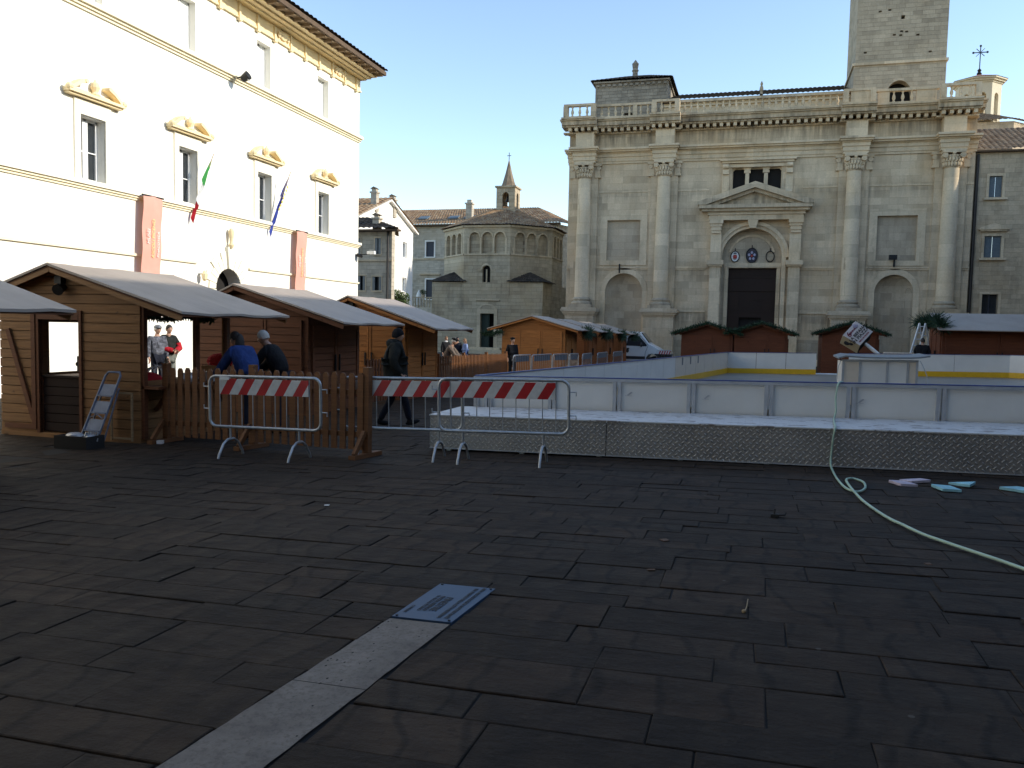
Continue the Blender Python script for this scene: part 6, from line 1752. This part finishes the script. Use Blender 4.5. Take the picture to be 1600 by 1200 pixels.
def person(label, loc, face, height=1.74, pose={}, coat='black_coat', trousers='jeans', hair='dark_hair', cap=None, hood=False, long_coat=0.0, scarf=None, longhair=False, lean=0, vest=None, group=None, bulk=1.0, sleeves=None):
    t = thing('person', label, 'person', (0,0,0), group)
    J = {k:Vector(v) for k,v in BASE.items()}
    if lean:      # bend the upper body forward about the hips
        Rm = Matrix.Rotation(-lean,4,'X')
        for k in ('spine','chest','neck0','neck','head','shL','shR','elL','elR','wrL','wrR'):
            f_ = .5 if k == 'spine' else 1
            J[k] = Vector((0,0,.95)) + (Matrix.Rotation(-lean*f_,4,'X') @ (J[k]-Vector((0,0,.95))))
    for k,v in pose.items():
        if k in BASE: J[k] = Vector(v)
    s = height/1.76
    def P(k,r): p = J[k]*s; return (p.x,p.y,p.z,r*s)
    # body: legs, trunk, arms and hands, one surface
    pts=[];idx={}
    def add(k,r): idx[k]=len(pts); pts.append(P(k,r))
    for k,r in (('pelvis',.135),('spine',.125),('chest',.145),('neck0',.085),('neck',.055),('head',.06),('shL',.062),('elL',.043),('wrL',.028),('shR',.062),('elR',.043),('wrR',.028),('hpL',.09),('knL',.058),('anL',.04),('hpR',.09),('knR',.058),('anR',.04)): add(k,r)
    ed=[('pelvis','spine'),('spine','chest'),('chest','neck0'),('neck0','neck'),('neck','head'),('chest','shL'),('shL','elL'),('elL','wrL'),('chest','shR'),('shR','elR'),('elR','wrR'),('pelvis','hpL'),('hpL','knL'),('knL','anL'),('pelvis','hpR'),('hpR','knR'),('knR','anR')]
    E_=[(idx[a],idx[b]) for a,b in ed]
    for sd_ in 'LR':
        wr = J['wr'+sd_]; el = J['el'+sd_]; d = (wr-el).normalized()
        side = d.cross(Vector((1,0,0) if abs(d.x)<.9 else (0,0,1))).normalized()       # finger spread direction
        def addp(p,r): pts.append((*(p*s),r*s)); return len(pts)-1
        palm = addp(wr+d*.06,.030); E_.append((idx['wr'+sd_],palm))
        curl = side.cross(d).normalized()*(-1 if sd_=='L' else 1)
        for k,(off,ln) in enumerate(((-.027,.062),(-.009,.072),(.009,.068),(.027,.052))):
            b0 = addp(wr+d*.095+side*off,.0095); b1 = addp(wr+d*(.095+ln*.6)+side*off*1.15+curl*.010,.0085); b2 = addp(wr+d*(.095+ln)+side*off*1.2+curl*.028,.007)
            E_ += [(palm,b0),(b0,b1),(b1,b2)]
        th0 = addp(wr+d*.035+side*-.042,.011); th1 = addp(wr+d*.075+side*-.060+curl*.012,.009)
        E_ += [(palm,th0),(th0,th1)]
    body = skin_mesh('body',pts,E_,M['skin'],t,0,1)
    # head with nose, chin and ears joined to the same mesh
    hd = MB(); H = J['head']*s; fw = (J['head']-J['neck']); 
    yw = pose.get('headyaw',0)
    tilt = pose.get('headtilt', lean*.8)
    Rm = Matrix.Rotation(yw,4,'Z') @ Matrix.Rotation(-tilt,4,'X')
    nu,nv = 20,14
    for j in range(nv+1):
        ph = PI*j/nv
        for i in range(nu):
            a = 2*PI*i/nu
            x = .074*math.sin(ph)*math.cos(a); y = .095*math.sin(ph)*math.sin(a); z = .118*math.cos(ph)
            if z < 0: k = 1+z*2.2; x *= k; y *= (1+z*1.1) if y > 0 else k
            if y > .05 and abs(x) < .022 and -.045 < z < .02: y += .022*(1-abs(x)/.022)*(1 if z < -.01 else .5)      # nose
            if y > .04 and -.075 < z < -.055 and abs(x) < .03: y += .004                            # lips
            if y > .03 and .008 < z < .03 and .012 < abs(x) < .05: y -= .007                        # eye sockets
            hd.v.append(Vector((x,y,z)))
    hd.f = [(j*nu+i,(j+1)*nu+i,(j+1)*nu+(i+1)%nu,j*nu+(i+1)%nu) for j in range(nv) for i in range(nu)]
    for sx in (-1,1): hd.ell((sx*.074,-.005,-.01),(.012,.022,.034),8,6)
    hd.v = [tuple((Rm @ Vector(p))*s+H) for p in hd.v]
    bm = bmesh.new(); bm.from_mesh(body.data)
    tmp = bpy.data.meshes.new('h'); tmp.from_pydata(hd.v,[],hd.f); bm.from_mesh(tmp)
    for f_ in bm.faces: f_.smooth = True
    bmesh.ops.recalc_face_normals(bm, faces=bm.faces)
    bm.to_mesh(body.data); bm.free(); bpy.data.meshes.remove(tmp)
    HP = lambda p: tuple((Rm @ Vector(p))*s+H)
    e = MB()
    for sx in (-1,1): e.ell(HP((sx*.03,.078,.018)),(.010*s,.008*s,.007*s),8,6)
    e.build('eyes', M['van_dark'], t, smooth=60)
    # clothing grown over the same skeleton
    cp=[];ci={}
    def ac(k,r): ci[k]=len(cp); cp.append(P(k,r))
    for k,r in (('pelvis',.20),('spine',.20),('chest',.21),('neck0',.11),('shL',.105),('elL',.082),('wrL',.058),('shR',.105),('elR',.082),('wrR',.058)): ac(k,r*bulk)
    ce=[(ci[a],ci[b]) for a,b in (('pelvis','spine'),('spine','chest'),('chest','neck0'),('chest','shL'),('shL','elL'),('elL','wrL'),('chest','shR'),('shR','elR'),('elR','wrR'))]
    if long_coat:
        p = (J['pelvis']+((J['knL']+J['knR'])/2-J['pelvis'])*long_coat)*s
        cp.append((p.x,p.y,p.z,.215*s*bulk)); ce.append((ci['pelvis'],len(cp)-1))
    skin_mesh('jacket',cp,ce,M[coat],t,0,2,.78)
    if sleeves:
        for sd_ in 'LR':
            MB().tube([J['el'+sd_]*s+(J['sh'+sd_]-J['el'+sd_])*s*.5,J['el'+sd_]*s,J['wr'+sd_]*s],[.095*s,.09*s,.068*s],10).build('sleeve', M[sleeves], t, smooth=60)
    if vest:
        skin_mesh('vest',[P('pelvis',.205),P('spine',.215),P('chest',.222),P('neck0',.10)],[(0,1),(1,2),(2,3)],M[vest],t,0,2,.82)
    tp=[];ti={}
    def at_(k,r): ti[k]=len(tp); tp.append(P(k,r))
    for k,r in (('pelvis',.15),('hpL',.108),('knL',.080),('anL',.066),('hpR',.108),('knR',.080),('anR',.066)): at_(k,r)
    skin_mesh('trousers',tp,[(ti[a],ti[b]) for a,b in (('pelvis','hpL'),('hpL','knL'),('knL','anL'),('pelvis','hpR'),('hpR','knR'),('knR','anR'))],M[trousers],t,0,2,.92)
    for sd_ in 'LR':
        a = J['an'+sd_]*s; dirv = Vector(pose.get('toe'+sd_,(0,1,0))).normalized()
        q = MB(); Rz = Matrix.Rotation(math.atan2(dirv.y,dirv.x)-PI/2,4,'Z') @ Matrix.Rotation(math.asin(max(-1,min(1,dirv.z))),4,'X')
        q.ell(a+dirv*.055*s+Vector((0,0,-.045*s)),(.048*s,.135*s,.045*s),12,8,Rz); q.ell(a+Vector((0,0,-.02*s)),(.045*s,.06*s,.055*s),10,6,Rz)
        q.build('shoe', M['black_coat'], t, smooth=60)
    hm = M[hair]; q = MB()
    nu,nv = 18,9
    if cap != 'beanie':
        for j in range(nv+1):
            ph = (PI*.60)*j/nv
            for i in range(nu):
                a = 2*PI*i/nu
                fr_ = max(0,math.sin(a)); p_ = ph*(1-.38*fr_)
                q.v.append(HP((.084*math.sin(p_)*math.cos(a), -.006+.105*math.sin(p_)*math.sin(a), .006+.126*math.cos(p_))))
        q.f = [(j*nu+i,(j+1)*nu+i,(j+1)*nu+(i+1)%nu,j*nu+(i+1)%nu) for j in range(nv) for i in range(nu)]
        if longhair: q.ell(HP((0,-.07,-.11)),(.085*s,.055*s,.17*s),12,8)
        q.build('hair', hm, t, smooth=60)
    if cap == 'flat':
        MB().ell(HP((0,.0,.075)),(.105*s,.125*s,.055*s),14,8,Rm).ell(HP((0,.10,.055)),(.07*s,.07*s,.012*s),12,6,Rm).build('cap', M['black_coat'], t, smooth=60)
    elif cap == 'beret':
        MB().ell(HP((.01,-.01,.10)),(.115*s,.12*s,.045*s),14,8,Rm).build('beret', M['black_coat'], t, smooth=60)
    elif cap == 'grey':
        MB().ell(HP((0,.0,.07)),(.095*s,.115*s,.065*s),14,8,Rm).ell(HP((0,.11,.05)),(.06*s,.06*s,.012*s),12,6,Rm).build('cap', M['sign_back'], t, smooth=60)
    elif cap == 'beanie':
        q = MB(); 
        for j in range(nv+1):
            ph = (PI*.62)*j/nv
            for i in range(nu):
                a = 2*PI*i/nu; p_ = ph*(1-.25*max(0,math.sin(a)))
                q.v.append(HP((.090*math.sin(p_)*math.cos(a), -.006+.112*math.sin(p_)*math.sin(a), .008+.133*math.cos(p_))))
        q.f = [(j*nu+i,(j+1)*nu+i,(j+1)*nu+(i+1)%nu,j*nu+(i+1)%nu) for j in range(nv) for i in range(nu)]
        q.build('beanie', M['black_coat'], t, smooth=60)
    if hood:
        n0 = J['neck0']*s
        MB().ell((n0.x,n0.y-.075*s,n0.z+.035*s),(.135*s,.085*s,.085*s),14,8).ell((n0.x,n0.y,n0.z+.06*s),(.105*s,.10*s,.065*s),14,8).build('hood', M[coat], t, smooth=60)
    if scarf:
        n0 = J['neck']*s; MB().ell((n0.x,n0.y+.01,n0.z-.035*s),(.085*s,.085*s,.05*s),12,8).build('scarf', M[scarf], t, smooth=60)
    t.location = loc
    t.rotation_euler = (0,0,math.atan2(-face[0],face[1]))
    return t
def gl(x,y): return (x,y,g(x,y)+.012)
person('person in a dark hooded jacket and beanie walking behind the striped barriers', gl(-6.07,13.4), (.88,.47), 1.72,
  dict(knL=(-.10,-.05,.50),anL=(-.10,-.26,.10),knR=(.10,.17,.50),anR=(.10,.27,.11),toeR=(0,1,.25),toeL=(0,1,-.1),elL=(-.27,-.10,1.16),wrL=(-.24,.02,.95),elR=(.27,-.06,1.15),wrR=(.25,.10,.95),headyaw=-.25,head=(0,.05,1.65),neck=(0,.02,1.55)),
  coat='dark_coat', cap='beanie', hood=True, long_coat=.6, bulk=1.5)
person('person in a blue jacket bending over the counter of the open hut', gl(-7.42,11.0), (-1,.25), 1.70,
  dict(elL=(-.24,.42,1.08),wrL=(-.16,.66,.98),elR=(.24,.40,1.08),wrR=(.16,.62,.98)), coat='blue_coat', hair='dark_hair', lean=.45, longhair=True)
person('person with white hair in a black jacket bending beside the blue jacket', gl(-7.32,11.72), (-1,-.15), 1.72,
  dict(elL=(-.24,.40,1.10),wrL=(-.14,.60,1.0),elR=(.24,.38,1.10),wrR=(.12,.58,1.0)), coat='black_coat', hair='grey_hair', lean=.42)
person('old person in a tweed jacket and flat black cap leaning on the sunlit fence', gl(-9.35,24.6), (1,.15), 1.66,
  dict(elL=(-.24,.36,1.12),wrL=(-.14,.62,1.10),elR=(.22,.34,1.12),wrR=(.10,.60,1.10)), coat='brown_coat', trousers='grey_cloth', hair='grey_hair', cap='flat', lean=.34)
person('person in a white scarf and black coat, left of the far sunlit trio', gl(-14.5,38.0), (.9,-.5), 1.66, {}, coat='black_coat', hair='brown_hair', scarf='white')
person('person in a dark coat with dark hair, middle of the far sunlit trio', gl(-14.05,38.4), (.6,-.8), 1.64, {}, coat='jeans', hair='dark_hair')
person('long-haired person in a light blue coat, right of the far sunlit trio', gl(-13.6,38.3), (-.8,-.6), 1.58, {}, coat='light_blue', hair='brown_hair', longhair=True, long_coat=.8)
person('person in a black beret and long black coat standing beside the nearest orange hut', gl(-9.15,31.4), (.75,-.65), 1.66, {}, coat='black_coat', trousers='black_coat', hair='dark_hair', cap='beret', long_coat=.6)
person('person in a grey cap and mottled jacket against the sunlit wall beyond the open hut', gl(-15.3,18.45), (.8,-.3), 1.78, {}, coat='camo', trousers='jeans', hair='grey_hair', cap='grey')
person('person in dark vest with red sleeves against the sunlit wall beyond the open hut', gl(-15.3,18.9), (.85,-.35), 1.80, dict(elR=(.26,.08,1.16),wrR=(.02,.25,1.10),elL=(-.26,.06,1.16),wrL=(-.05,.26,1.08)), coat='dark_coat', sleeves='red', trousers='grey_cloth', hair='dark_hair')
person('person in black clothes seen from behind at the foot of the aluminium ladder', gl(6.35,34.9), (.1,1), 1.72, dict(elL=(-.24,.2,1.2),wrL=(-.1,.36,1.2)), coat='black_coat', trousers='black_coat', hair='dark_hair')
bpy.context.view_layer.update()
